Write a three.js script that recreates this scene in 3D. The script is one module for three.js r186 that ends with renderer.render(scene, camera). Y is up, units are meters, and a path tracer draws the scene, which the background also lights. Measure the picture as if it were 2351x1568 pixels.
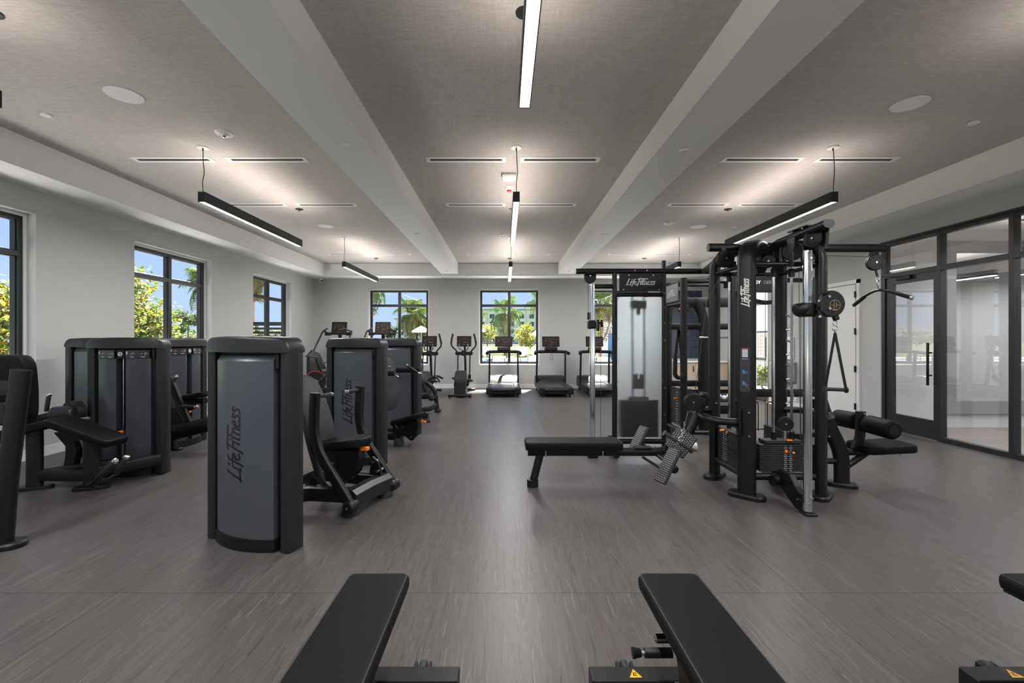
import * as THREE from 'three';
import { RectAreaLightUniformsLib } from 'three/addons/lights/RectAreaLightUniformsLib.js';
import { RoundedBoxGeometry } from 'three/addons/geometries/RoundedBoxGeometry.js';
import { mergeGeometries, toCreasedNormals } from 'three/addons/utils/BufferGeometryUtils.js';

// ------------------------------------------------------------------ camera, sky, sun, exposure
RectAreaLightUniformsLib.init();
const scene = new THREE.Scene();
const camera = new THREE.PerspectiveCamera(2 * Math.atan(784 / 1045) * 180 / Math.PI, 2351 / 1568, 0.05, 600);
camera.position.set(0, 1.5, 0);
camera.lookAt(0, 1.5, -1);
camera.setViewOffset(2351, 1568, 17.5, 3, 2351, 1568);
const renderer = new THREE.WebGLRenderer({ antialias: true });
renderer.toneMapping = THREE.LinearToneMapping;
renderer.toneMappingExposure = 1.5;
renderer.shadowMap.enabled = true;
renderer.shadowMap.type = THREE.PCFSoftShadowMap;

let seedN = 7;
const rnd = () => { seedN = (seedN * 1664525 + 1013904223) >>> 0; return seedN / 4294967296; };
const rr = (a, b) => a + (b - a) * rnd();
const hash = (x, y, s = 0) => { let h = (x * 374761393 + y * 668265263 + s * 974711) | 0; h = Math.imul(h ^ (h >>> 13), 1274126177); return ((h ^ (h >>> 16)) >>> 0) / 4294967296; };
const sm = (t) => t * t * (3 - 2 * t);
function vnoise(x, y, px, py, s = 0) {
  const x0 = Math.floor(x), y0 = Math.floor(y), fx = sm(x - x0), fy = sm(y - y0), m = (a, n) => ((a % n) + n) % n;
  const a = hash(m(x0, px), m(y0, py), s), b = hash(m(x0 + 1, px), m(y0, py), s), c = hash(m(x0, px), m(y0 + 1, py), s), d = hash(m(x0 + 1, px), m(y0 + 1, py), s);
  return (a + (b - a) * fx) * (1 - fy) + (c + (d - c) * fx) * fy;
}

{ // clear blue air, paler towards the horizon, with a few thin clouds
  const w = 512, h = 256, data = new Float32Array(w * h * 4);
  for (let y = 0; y < h; y++) for (let x = 0; x < w; x++) {
    const el = ((y + 0.5) / h - 0.5) * 180, t = Math.pow(Math.max(0, el) / 90, 0.55), i = (y * w + x) * 4;
    let c = [0.56 + (0.14 - 0.56) * t, 0.74 + (0.36 - 0.74) * t, 1.0 + (0.92 - 1.0) * t];
    let n = 0, amp = 0.5, f = 8;
    for (let o = 0; o < 5; o++) { n += amp * vnoise(x / w * f, y / h * f * 1.6, f, 9999, o); amp *= 0.5; f *= 2; }
    const cl = Math.min(1, Math.max(0, (n - 0.56) * 5)) * Math.min(1, Math.max(0, el / 12)) * 0.7;
    c = c.map((v, k) => v * (1 - cl) + [0.95, 0.97, 1.0][k] * cl);
    if (el < 0) c = [0.42, 0.46, 0.48];
    data[i] = c[0]; data[i + 1] = c[1]; data[i + 2] = c[2]; data[i + 3] = 1;
  }
  const t = new THREE.DataTexture(data, w, h, THREE.RGBAFormat, THREE.FloatType);
  t.mapping = THREE.EquirectangularReflectionMapping; t.magFilter = THREE.LinearFilter; t.wrapS = THREE.RepeatWrapping; t.needsUpdate = true;
  scene.background = t;
  scene.backgroundIntensity = 0.7;
}
const sun = new THREE.DirectionalLight(0xfff8f0, 36);
sun.position.set(9, 62, -44);
sun.target.position.set(0, 0, -13);
sun.castShadow = true;
sun.shadow.mapSize.set(4096, 4096);
Object.assign(sun.shadow.camera, { left: -60, right: 60, top: 60, bottom: -60, near: 1, far: 200 });
scene.add(sun, sun.target);
const LAMP_DOWN = 105, LAMP_UP = 15, LAMP_COLOR = 0xfffdfc, UP_COLOR = 0xfff0e4;

// ------------------------------------------------------------------ helpers
const V = (x, y, z) => new THREE.Vector3(x, y, z);
const D = (x, y, d) => new THREE.Vector3(x, y, -d);      // d: metres in front of the camera
const R = Math.PI / 180;
function fin(g) {
  if (g.index) g = g.toNonIndexed();
  if (!g.attributes.normal) g.computeVertexNormals();
  const n = g.attributes.position.count;
  if (!g.attributes.uv) g.setAttribute('uv', new THREE.BufferAttribute(new Float32Array(n * 2), 2));
  for (const k of Object.keys(g.attributes)) if (!['position', 'normal', 'uv'].includes(k)) g.deleteAttribute(k);
  return g;
}
function tf(g, x = 0, y = 0, z = 0, rx = 0, ry = 0, rz = 0) {
  if (rx || ry || rz) g.applyMatrix4(new THREE.Matrix4().makeRotationFromEuler(new THREE.Euler(rx, ry, rz, 'YXZ')));
  return g.translate(x, y, z);
}
const bx = (w, h, d, x = 0, y = 0, z = 0, rx = 0, ry = 0, rz = 0) => tf(fin(new THREE.BoxGeometry(w, h, d)), x, y, z, rx, ry, rz);
const rb = (w, h, d, r, x = 0, y = 0, z = 0, rx = 0, ry = 0, rz = 0, seg = 2) => tf(fin(new RoundedBoxGeometry(w, h, d, seg, Math.min(r, w / 2.01, h / 2.01, d / 2.01))), x, y, z, rx, ry, rz);
const sph = (r, x, y, z, sx = 1, sy = 1, sz = 1, n = 16) => tf(fin(new THREE.SphereGeometry(r, n, Math.max(6, n * 0.6 | 0)).scale(sx, sy, sz)), x, y, z);
function align(g, a, b) {   // a geometry along +y of unit base 0..len put between a and b
  const q = new THREE.Quaternion().setFromUnitVectors(V(0, 1, 0), b.clone().sub(a).normalize());
  return g.applyMatrix4(new THREE.Matrix4().compose(a, q, V(1, 1, 1)));
}
function cy(a, b, r, seg = 14, r2 = r) {
  const L = a.distanceTo(b);
  return align(fin(new THREE.CylinderGeometry(r2, r, L, seg).translate(0, L / 2, 0)), a, b);
}
function rcy(a, b, r, e = 0.3, seg = 16) {   // cylinder with rounded ends (e: share of r)
  const L = a.distanceTo(b), k = r * e, p = [V(0, 0), V(r - k, 0)];
  for (let i = 1; i <= 4; i++) p.push(V(r - k + k * Math.sin(i * 22.5 * R), k - k * Math.cos(i * 22.5 * R)));
  for (let i = 0; i <= 4; i++) p.push(V(r - k + k * Math.cos(i * 22.5 * R), L - k + k * Math.sin(i * 22.5 * R)));
  p.push(V(0, L));
  return align(toCreasedNormals(fin(new THREE.LatheGeometry(p.map((q) => new THREE.Vector2(Math.max(q.x, 0), q.y)), seg)), 0.9), a, b);
}
const ring = (r, t, x, y, z, rx = 0, ry = 0, rz = 0, arc = Math.PI * 2) => tf(fin(new THREE.TorusGeometry(r, t, 8, 28, arc)), x, y, z, rx, ry, rz);
const lathe = (pts, x, y, z, rx = 0, ry = 0, rz = 0, seg = 24) => tf(toCreasedNormals(fin(new THREE.LatheGeometry(pts.map((p) => new THREE.Vector2(p[0], p[1])), seg)), 0.6), x, y, z, rx, ry, rz);
function roundPath(pts, r, n = 6) {
  if (!r) return pts;
  const o = [pts[0]];
  for (let i = 1; i < pts.length - 1; i++) {
    const p = pts[i], a = pts[i - 1].clone().sub(p), b = pts[i + 1].clone().sub(p), la = a.length(), lb = b.length();
    const k = Math.min(r, la * 0.49, lb * 0.49);
    const A = p.clone().addScaledVector(a, k / la), B = p.clone().addScaledVector(b, k / lb);
    for (let j = 0; j <= n; j++) { const t = j / n; o.push(A.clone().multiplyScalar((1 - t) * (1 - t)).addScaledVector(p, 2 * t * (1 - t)).addScaledVector(B, t * t)); }
  }
  o.push(pts[pts.length - 1]);
  return o;
}
function loft(rings, caps = true, crease = 0.6) {   // rings: equal-length closed loops of Vector3
  const n = rings[0].length, pos = [], idx = [];
  for (const r of rings) for (const p of r) pos.push(p.x, p.y, p.z);
  for (let i = 0; i < rings.length - 1; i++) for (let j = 0; j < n; j++) {
    const a = i * n + j, b = i * n + (j + 1) % n, c = a + n, d = b + n;
    idx.push(a, b, d, a, d, c);
  }
  if (caps) for (const [k, flip] of [[0, true], [rings.length - 1, false]]) {
    const c = rings[k].reduce((s, p) => s.add(p), V(0, 0, 0)).divideScalar(n), ci = pos.length / 3;
    pos.push(c.x, c.y, c.z);
    for (let j = 0; j < n; j++) { const a = k * n + j, b = k * n + (j + 1) % n; flip ? idx.push(ci, b, a) : idx.push(ci, a, b); }
  }
  const g = new THREE.BufferGeometry();
  g.setAttribute('position', new THREE.Float32BufferAttribute(pos, 3));
  g.setIndex(idx);
  return fin(toCreasedNormals(g, crease));
}
function sweep(path, prof, ref = V(0, 1, 0), crease = 0.6) {
  const n = path.length, rings = [];
  let t0 = null, nn = null;
  for (let i = 0; i < n; i++) {
    const t = path[Math.min(i + 1, n - 1)].clone().sub(path[Math.max(i - 1, 0)]).normalize();
    if (!nn) {
      nn = ref.clone().addScaledVector(t, -ref.dot(t));
      if (nn.length() < 0.05) nn = (Math.abs(t.x) < 0.8 ? V(1, 0, 0) : V(0, 0, 1)).addScaledVector(t, -(Math.abs(t.x) < 0.8 ? t.x : t.z));
      nn.normalize();
    } else { nn.applyQuaternion(new THREE.Quaternion().setFromUnitVectors(t0, t)); nn.addScaledVector(t, -nn.dot(t)).normalize(); }
    const b = t.clone().cross(nn);
    rings.push(prof.map(([u, v]) => path[i].clone().addScaledVector(nn, u).addScaledVector(b, v)));
    t0 = t;
  }
  return loft(rings, true, crease);
}
const circ = (r, n = 12) => Array.from({ length: n }, (_, i) => [r * Math.cos(i / n * 2 * Math.PI), r * Math.sin(i / n * 2 * Math.PI)]);
function rrect(w, h, r, n = 3) {
  const o = []; r = Math.min(r, w / 2.001, h / 2.001);
  for (const [sx, sy, a] of [[1, 1, 0], [-1, 1, 90], [-1, -1, 180], [1, -1, 270]]) for (let i = 0; i <= n; i++) { const q = (a + 90 * i / n) * R; o.push([sx * (w / 2 - r) + r * Math.cos(q), sy * (h / 2 - r) + r * Math.sin(q)]); }
  return o;
}
const race = (w, h) => rrect(w, h, Math.min(w, h) / 2, 5);
const tube = (pts, r, round = 0.08, seg = 12) => sweep(roundPath(pts, round), circ(r, seg));
const beam = (pts, w, h, round = 0.06, ref = V(0, 1, 0), rad = 0.012) => sweep(roundPath(pts, round), rrect(h, w, rad, 2), ref);   // h along ref
function prism(pts, y0, y1, crease = 0.5) {     // plan outline (x, z), counter-clockwise seen from above or not
  return loft([y0, y1].map((y) => pts.map(([x, z]) => V(x, y, z))), true, crease);
}
function ext(pts, depth, bevel = 0, tr = [0, 0, 0], ro = [0, 0, 0]) {   // outline in x, y; centred thickness along z
  const s = new THREE.Shape(pts.map((p) => new THREE.Vector2(p[0], p[1])));
  const g = new THREE.ExtrudeGeometry(s, { depth: Math.max(0.0005, depth - 2 * bevel), bevelEnabled: bevel > 0, bevelSize: bevel, bevelThickness: bevel, bevelSegments: 1, steps: 1, curveSegments: 8 });
  g.translate(0, 0, -depth / 2 + bevel);
  return tf(fin(g), ...tr, ...ro);
}
// upholstered pad lying in x (length L), z (width W), thickness T along y, centred; bend(x) lifts it
function pad(L, W, T, r, bend = null, taper = null) {
  const rows = [[-1, 0.018], [-0.82, 0.004], [-0.3, 0], [0.45, 0], [0.82, 0.006], [0.96, 0.016], [1, 0.028]];
  const NX = 10;
  const outline = (ins) => {
    const base = rrect(L - 2 * ins, W - 2 * ins, Math.max(0.008, r - ins), 4), o = [];
    for (let i = 0; i < base.length; i++) { const a = base[i], b = base[(i + 1) % base.length]; o.push(a); const len = Math.hypot(b[0] - a[0], b[1] - a[1]); if (len > L * 0.3) for (let k = 1; k < NX; k++) o.push([a[0] + (b[0] - a[0]) * k / NX, a[1] + (b[1] - a[1]) * k / NX]); }
    return o;
  };
  const at = (x, y, z) => V(x, y + (bend ? bend(x) : 0), z * (taper ? taper(x) : 1));
  const ringsUp = rows.map(([k, ins]) => outline(ins).map(([x, z]) => at(x, k * T / 2, z)));
  // loops may differ in length where long edges vanish; they do not, as L and W stay long
  const top = outline(0.028).length; if (ringsUp.some((q) => q.length !== top)) throw new Error('pad');
  // closed top and bottom as strips, so that a bend stays smooth
  const inner = (ins, k) => outline(ins).map(([x, z]) => at(x, k * T / 2, 0));
  return loft([inner(0.03, -1), ...ringsUp, inner(0.03, 1)].map((q) => q.slice().reverse()), false, 0.7);
}
function piping(L, W, T, r, ins = 0.012, bend = null, rad = 0.0028, taper = null) {
  const o = rrect(L - 2 * ins, W - 2 * ins, Math.max(0.008, r - ins), 4), p = [];
  for (let i = 0; i < o.length; i++) { const a = o[i], b = o[(i + 1) % o.length], n = Math.hypot(b[0] - a[0], b[1] - a[1]) > L * 0.3 ? 10 : 1; for (let k = 0; k < n; k++) p.push([a[0] + (b[0] - a[0]) * k / n, a[1] + (b[1] - a[1]) * k / n]); }
  p.push(p[0]);
  return sweep(p.map(([x, z]) => V(x, 0.9 * T / 2 + (bend ? bend(x) : 0), z * (taper ? taper(x) : 1))), circ(rad, 5), V(0, 1, 0));
}
// flat strokes in the x, y plane facing +z
function ribbon(lines, w, map = (x, y) => [x, y, 0]) {
  const pos = [];
  for (const ln of lines) for (let i = 0; i < ln.length - 1; i++) {
    let [ax, ay] = ln[i], [bx_, by] = ln[i + 1];
    const L = Math.hypot(bx_ - ax, by - ay) || 1, tx = (bx_ - ax) / L, ty = (by - ay) / L, e = w * 0.38;
    ax -= tx * e; ay -= ty * e; bx_ += tx * e; by += ty * e;
    const q = [[ax + ty * w / 2, ay - tx * w / 2], [bx_ + ty * w / 2, by - tx * w / 2], [bx_ - ty * w / 2, by + tx * w / 2], [ax - ty * w / 2, ay + tx * w / 2]].map(([x, y]) => map(x, y));
    for (const k of [0, 1, 2, 0, 2, 3]) pos.push(...q[k]);
  }
  const g = new THREE.BufferGeometry(); g.setAttribute('position', new THREE.Float32BufferAttribute(pos, 3)); g.computeVertexNormals();
  return fin(g);
}
const E_ = [[0, 0.32], [0.22, 0.4], [0.25, 0.55], [0.13, 0.6], [0.02, 0.4], [0, 0.15], [0.12, 0.05], [0.3, 0.14]], S_ = [[0.3, 0.53], [0.12, 0.6], [0.08, 0.42], [0.22, 0.3], [0.2, 0.1], [0, 0.05]];
const off = (l, dx) => l.map(([x, y]) => [x + dx, y]);
const SCRIPT = [
  [[0.3, 1.0], [0.06, 0.08], [-0.06, -0.02], [0.4, 0.06], [0.62, -0.02]], [[0.62, 0.6], [0.52, 0.08], [0.6, 0.06]], [[0.67, 0.84], [0.69, 0.9]],
  [[1.12, 0.96], [0.98, 0.92], [0.84, 0.06], [0.76, -0.16]], [[0.74, 0.58], [1.06, 0.6]], off(E_, 1.04),
  [[1.72, 0.98], [1.62, 0.5], [1.5, 0.0], [1.44, -0.14]], [[1.46, 0.94], [1.7, 1.05], [2.72, 1.0]], [[1.58, 0.52], [1.86, 0.56]],
  [[1.96, 0.6], [1.88, 0.06]], [[2.01, 0.8], [2.02, 0.84]], [[2.24, 0.9], [2.12, 0.1], [2.2, 0.05]], [[2.08, 0.62], [2.4, 0.64]],
  [[2.46, 0.6], [2.38, 0.04]], [[2.42, 0.4], [2.58, 0.6], [2.68, 0.5], [2.64, 0.08], [2.72, 0.06]], off(E_, 2.8), off(S_, 3.16), off(S_, 3.5),
].map((l) => l.map(([x, y]) => [x + 0.12 * y, y]));   // 3.9 wide, 1 high

const SCRIPT_FINE = SCRIPT.map((l) => l.flatMap((p, i) => { if (!i) return [p]; const q = l[i - 1], n = Math.ceil(Math.hypot(p[0] - q[0], p[1] - q[1]) / 0.12); return Array.from({ length: n }, (_, k) => [q[0] + (p[0] - q[0]) * (k + 1) / n, q[1] + (p[1] - q[1]) * (k + 1) / n]); }));

const M = {};
const orgs = new Map();
const taken = new Map();
function numbered(n) { const k = taken.get(n) ?? 0; taken.set(n, k + 1); return k ? n + '_' + String(k).padStart(3, '0') : n; }
function uvMetres(g) {
  const p = g.attributes.position, uv = g.attributes.uv, a = V(0, 0, 0), b = V(0, 0, 0), c = V(0, 0, 0);
  for (let i = 0; i < p.count; i += 3) {
    a.fromBufferAttribute(p, i); b.fromBufferAttribute(p, i + 1); c.fromBufferAttribute(p, i + 2);
    const n = b.clone().sub(a).cross(c.clone().sub(a)), x = Math.abs(n.x), y = Math.abs(n.y), z = Math.abs(n.z);
    [a, b, c].forEach((q, k) => (y >= x && y >= z ? uv.setXY(i + k, q.x, -q.z) : x >= z ? uv.setXY(i + k, q.z, q.y) : uv.setXY(i + k, q.x, q.y)));
  }
  return g;
}
// one named mesh; geometries of a thing made by world() are given in world metres
function P(parent, name, mat, ...geos) {
  geos = geos.flat(2);
  let g = geos.length > 1 ? mergeGeometries(geos) : geos[0];
  if (!mat.userData.keepUv) g = uvMetres(g);
  let root = parent; while (root && !orgs.has(root) && root.parent && root.parent !== scene) root = root.parent;
  if (root && orgs.has(root)) { const o = orgs.get(root); g.translate(-o.x, -o.y, -o.z); }
  const m = new THREE.Mesh(g, mat);
  m.name = parent ? name : numbered(name);
  m.castShadow = m.receiveShadow = true;
  (parent ?? scene).add(m);
  return m;
}
function meta(o, label, category, group) { o.userData.label = label; if (category) o.userData.category = category; if (group) o.userData.group = group; return o; }
function thing(name, label, category, [x, y, z] = [0, 0, 0], turn = 0, group) {
  const o = new THREE.Group(); o.name = numbered(name); o.position.set(x, y, z); o.rotation.y = turn; scene.add(o);
  return meta(o, label, category, group);
}
function world(name, label, category, [x, y, d], group) {    // a thing whose geometries come in world metres
  const o = thing(name, label, category, [x, y, -d], 0, group); orgs.set(o, o.position.clone()); return o;
}
function struct(name, label) { const o = new THREE.Group(); o.name = name; o.userData.kind = 'structure'; if (label) o.userData.label = label; scene.add(o); return o; }
function dup(root, [x, y, z], turn, label) { const r = root.clone(); r.name = numbered(root.name.replace(/_\d{3}$/, '')); r.userData = { ...root.userData }; if (label) r.userData.label = label; r.position.set(x, y, z); r.rotation.y = turn; scene.add(r); return r; }

// ------------------------------------------------------------------ textures and materials
function dataTex(w, h, f, srgb = false) {
  const a = new Uint8Array(w * h * 4);
  for (let y = 0; y < h; y++) for (let x = 0; x < w; x++) { const c = f(x, y), i = (y * w + x) * 4; const v = Array.isArray(c) ? c : [c, c, c]; for (let k = 0; k < 3; k++) a[i + k] = Math.max(0, Math.min(255, v[k])); a[i + 3] = 255; }
  const t = new THREE.DataTexture(a, w, h); t.wrapS = t.wrapT = THREE.RepeatWrapping; t.magFilter = THREE.LinearFilter; t.minFilter = THREE.LinearMipmapLinearFilter; t.generateMipmaps = true;
  if (srgb) t.colorSpace = THREE.SRGBColorSpace; t.needsUpdate = true; return t;
}
function canvasTex(w, h, draw) {
  const c = document.createElement('canvas'); c.width = w; c.height = h; draw(c.getContext('2d'), w, h);
  const t = new THREE.CanvasTexture(c); t.colorSpace = THREE.SRGBColorSpace; t.anisotropy = 8; return t;
}
const rep = (t, x, y) => { const c = t.clone(); c.repeat.set(x, y); c.needsUpdate = true; return c; };
const grain = dataTex(256, 256, (x, y) => 255 * (0.5 * hash(x, y, 1) + 0.5 * vnoise(x / 2, y / 2, 128, 128, 2)));
const soft = dataTex(256, 256, (x, y) => 255 * (0.55 * vnoise(x / 6, y / 6, 256 / 6 | 0, 256 / 6 | 0, 3) + 0.45 * vnoise(x / 3, y / 3, 256 / 3 | 0, 256 / 3 | 0, 4)));
const mat = (o) => new THREE.MeshStandardMaterial(o), phys = (o) => new THREE.MeshPhysicalMaterial(o);
const lin = (r, g = r, b = r) => new THREE.Color().setRGB(r, g, b);

M.wall = mat({ color: lin(0.46, 0.465, 0.46), roughness: 0.75, bumpMap: rep(soft, 2.5, 2.5), bumpScale: 0.0006 });
M.trim = mat({ color: lin(0.74, 0.74, 0.73), roughness: 0.5 });
M.white = mat({ color: lin(0.78, 0.785, 0.78), roughness: 0.6, bumpMap: rep(soft, 2.5, 2.5), bumpScale: 0.0004 });
{ // woven wall covering on the ceiling: slubby threads both ways
  const N = 1024, hx = Array.from({ length: N }, (_, i) => hash(i, 3, 11)), hy = Array.from({ length: N }, (_, i) => hash(i, 5, 12));
  const f = (x, y) => {
    const a = vnoise(x / 42, y / 1.6, N / 42 | 0, N / 1.6 | 0, 21), b = vnoise(x / 1.6, y / 42, N / 1.6 | 0, N / 42 | 0, 22);
    return 0.42 * a + 0.3 * b + 0.14 * hx[x] + 0.14 * hy[y];
  };
  const val = new Float32Array(N * N); for (let y = 0; y < N; y++) for (let x = 0; x < N; x++) val[y * N + x] = f(x, y);
  const col = dataTex(N, N, (x, y) => { const v = 1 + 0.3 * (val[y * N + x] - 0.5); return [190 * v, 186 * v, 182 * v]; }, true);
  const bmp = dataTex(N, N, (x, y) => 255 * val[y * N + x]);
  M.linen = mat({ map: rep(col, 0.7, 0.7), bumpMap: rep(bmp, 0.7, 0.7), bumpScale: 0.002, roughness: 0.9 });
}
{ // streaked vinyl floor, grain along the depth of the room
  const w = 1024, h = 2048;
  const t = canvasTex(w, h, (c) => {
    c.fillStyle = 'rgb(99,95,94)'; c.fillRect(0, 0, w, h);
    const strokes = (n, lo, hi, wid, al) => { for (let i = 0; i < n; i++) {
      const x = rnd() * w, y = rnd() * h, L = rr(lo, hi), s = rnd(), a = rr(al * 0.3, al), tone = s < 0.5 ? [70, 66, 65] : s < 0.82 ? [128, 124, 122] : [110, 99, 95];
      c.strokeStyle = `rgba(${tone},${a})`; c.lineWidth = rr(wid * 0.4, wid);
      const dx = rr(-7, 7), dx2 = dx + rr(-5, 5);
      for (const oy of [0, -h]) for (const ox of [0, -w, w]) { c.beginPath(); c.moveTo(x + ox, y + oy); c.quadraticCurveTo(x + ox + dx, y + oy + L / 2, x + ox + dx2, y + oy + L); c.stroke(); }
    } };
    strokes(260, 300, 900, 40, 0.07); strokes(1300, 60, 260, 5, 0.2); strokes(6500, 16, 90, 1.8, 0.5); strokes(1500, 24, 110, 3, 0.95);
  });
  t.wrapS = t.wrapT = THREE.RepeatWrapping; t.repeat.set(1 / 2.0, 1 / 4.2);
  M.floor = phys({ map: t, color: lin(0.66), roughness: 0.36, bumpMap: t, bumpScale: 0.0006, ior: 1.32, specularIntensity: 1 });
  const t2 = t.clone(); t2.offset.set(0.37, 0.21);
  M.floor2 = phys({ map: t2, roughness: 0.36, bumpMap: t2, bumpScale: 0.0006, ior: 1.32, specularIntensity: 1, color: lin(0.65) });
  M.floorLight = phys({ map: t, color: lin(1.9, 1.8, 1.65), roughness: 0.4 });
}
M.powder = phys({ color: lin(0.0055, 0.0055, 0.006), roughness: 0.42, specularIntensity: 0.75, bumpMap: rep(grain, 5, 5), bumpScale: 0.0003 });
M.shell = phys({ color: lin(0.0135, 0.0142, 0.0155), roughness: 0.4, specularIntensity: 0.85, bumpMap: rep(grain, 4, 4), bumpScale: 0.00025 });
M.panel = phys({ color: lin(0.085, 0.094, 0.112), roughness: 0.33, metalness: 0.35, bumpMap: rep(grain, 4, 4), bumpScale: 0.0002 });
M.smoke = phys({ color: lin(0.055, 0.061, 0.073), roughness: 0.26, metalness: 0.3 });
M.black = phys({ color: lin(0.004, 0.004, 0.0045), roughness: 0.5, specularIntensity: 0.7 });
M.rubber = mat({ color: lin(0.017, 0.017, 0.017), roughness: 0.6 });
M.vinyl = phys({ color: lin(0.005, 0.0049, 0.0048), roughness: 0.6, specularIntensity: 0.25, bumpMap: rep(soft, 12, 12), bumpScale: 0.0003, });
M.vinylGrey = phys({ color: lin(0.02, 0.0193, 0.0187), roughness: 0.6, bumpMap: rep(soft, 12, 12), bumpScale: 0.0003 });
M.thread = mat({ color: lin(0.03, 0.03, 0.03), roughness: 0.6 });
M.chrome = mat({ color: lin(0.74, 0.75, 0.77), roughness: 0.14, metalness: 1 });
M.steel = mat({ color: lin(0.5, 0.5, 0.5), roughness: 0.35, metalness: 1 });
M.orange = mat({ color: lin(0.85, 0.2, 0.01), roughness: 0.4 });
M.red = mat({ color: lin(0.6, 0.02, 0.015), roughness: 0.4 });
M.ink = mat({ color: lin(0.008, 0.008, 0.009), roughness: 0.25 });
M.inkWhite = mat({ color: lin(0.82, 0.82, 0.8), roughness: 0.45 });
M.inkGrey = mat({ color: lin(0.16, 0.16, 0.16), roughness: 0.45 });
M.gold = mat({ color: lin(0.5, 0.36, 0.05), roughness: 0.45 });
M.frame = mat({ color: lin(0.009, 0.0095, 0.011), roughness: 0.42 });
M.darkFrame = mat({ color: lin(0.012, 0.0125, 0.0145), roughness: 0.45 });
M.glass = phys({ color: 0xffffff, transmission: 1, roughness: 0, thickness: 0, ior: 1.5, specularIntensity: 0.12 });
M.glassDoor = phys({ color: lin(0.93, 0.94, 0.95), transmission: 1, roughness: 0, thickness: 0, ior: 1.9 });
M.frost = phys({ color: lin(0.93, 0.95, 0.97), transmission: 1, roughness: 0.5, thickness: 0.006, ior: 1.35 });
M.plasticWhite = mat({ color: lin(0.78, 0.78, 0.76), roughness: 0.5 });
M.slotDark = mat({ color: lin(0.004), roughness: 0.9 });
M.mirror = mat({ color: lin(0.72, 0.73, 0.74), roughness: 0.02, metalness: 1 });
M.glow = mat({ color: lin(0.9), emissive: new THREE.Color(LAMP_COLOR), emissiveIntensity: 1.6, roughness: 0.6 });
M.wood = mat({ color: lin(0.5, 0.4, 0.29), roughness: 0.5 });
M.stone = mat({ color: lin(0.75, 0.74, 0.72), roughness: 0.3 });
M.cable = mat({ color: lin(0.03), roughness: 0.35 });
M.belt = mat({ color: lin(0.028, 0.03, 0.034), roughness: 0.5 });
// ------------------------------------------------------------------ the room
const XL = -5.95, XR = 6.4, DB = 14.19, DF = -5.2, CH = 3.77, SO = 3.41, WT = 0.24;
const SILL = 0.72, HEAD = 3.1;
const box6 = (x0, x1, y0, y1, d0, d1) => bx(x1 - x0, y1 - y0, d1 - d0, (x0 + x1) / 2, (y0 + y1) / 2, -(d0 + d1) / 2);

{ // floor of welded vinyl sheets with a fine seam between them
  const f = struct('floor');
  P(f, 'subfloor', M.slotDark, box6(XL - WT, XR + WT, -0.3, -0.006, DF - WT, DB + WT));
  const ds = [DF, -1.5, 2.7, 6.9, 11.1, DB];
  for (let j = 0; j < ds.length - 1; j++) for (let i = 0, xs = j > 2 ? [XL, -3.35, 0.68, 4.7, XR] : [XL, -2.3, 1.75, 5.8, XR]; i < xs.length - 1; i++) {
    const g = 0.001;
    P(f, 'vinyl_sheet', (i + j) % 2 ? M.floor2 : M.floor, box6(xs[i] + g, xs[i + 1] - g, -0.006, 0, ds[j] + g, ds[j + 1] - g));
  }
}
{ // ceiling: woven panels between two beams, soffit round the edge
  const c = struct('ceiling');
  const bays = [[-5.35, -1.868], [-1.366, 1.59], [2.083, 5.79]];
  P(c, 'roof_slab', M.white, box6(XL - WT, XR + WT, CH + 0.004, CH + 0.2, DF - WT, DB + WT));
  for (const [a, b] of bays) P(c, 'woven_panel', M.linen, box6(a, b, CH, CH + 0.004, DF, 13.53));
  P(c, 'beam', M.white, box6(-1.868, -1.366, 3.464, CH + 0.004, DF, 13.53));
  P(c, 'beam', M.white, box6(1.59, 2.083, 3.464, CH + 0.004, DF, 13.53));
  P(c, 'soffit', M.white, box6(XL, -5.35, SO, CH + 0.004, DF, DB));
  P(c, 'soffit', M.white, box6(5.79, XR, SO, CH + 0.004, DF, DB));
  P(c, 'soffit', M.white, box6(-5.35, 5.79, SO, CH + 0.004, 13.53, DB));
}
const leftWin = [[-3.06, -1.14], [0.4, 2.32], [3.86, 5.78], [7.32, 9.24], [10.78, 12.7]];
const backWin = [[-4.25, -2.35], [-0.8, 1.1], [2.65, 4.55]];
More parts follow.
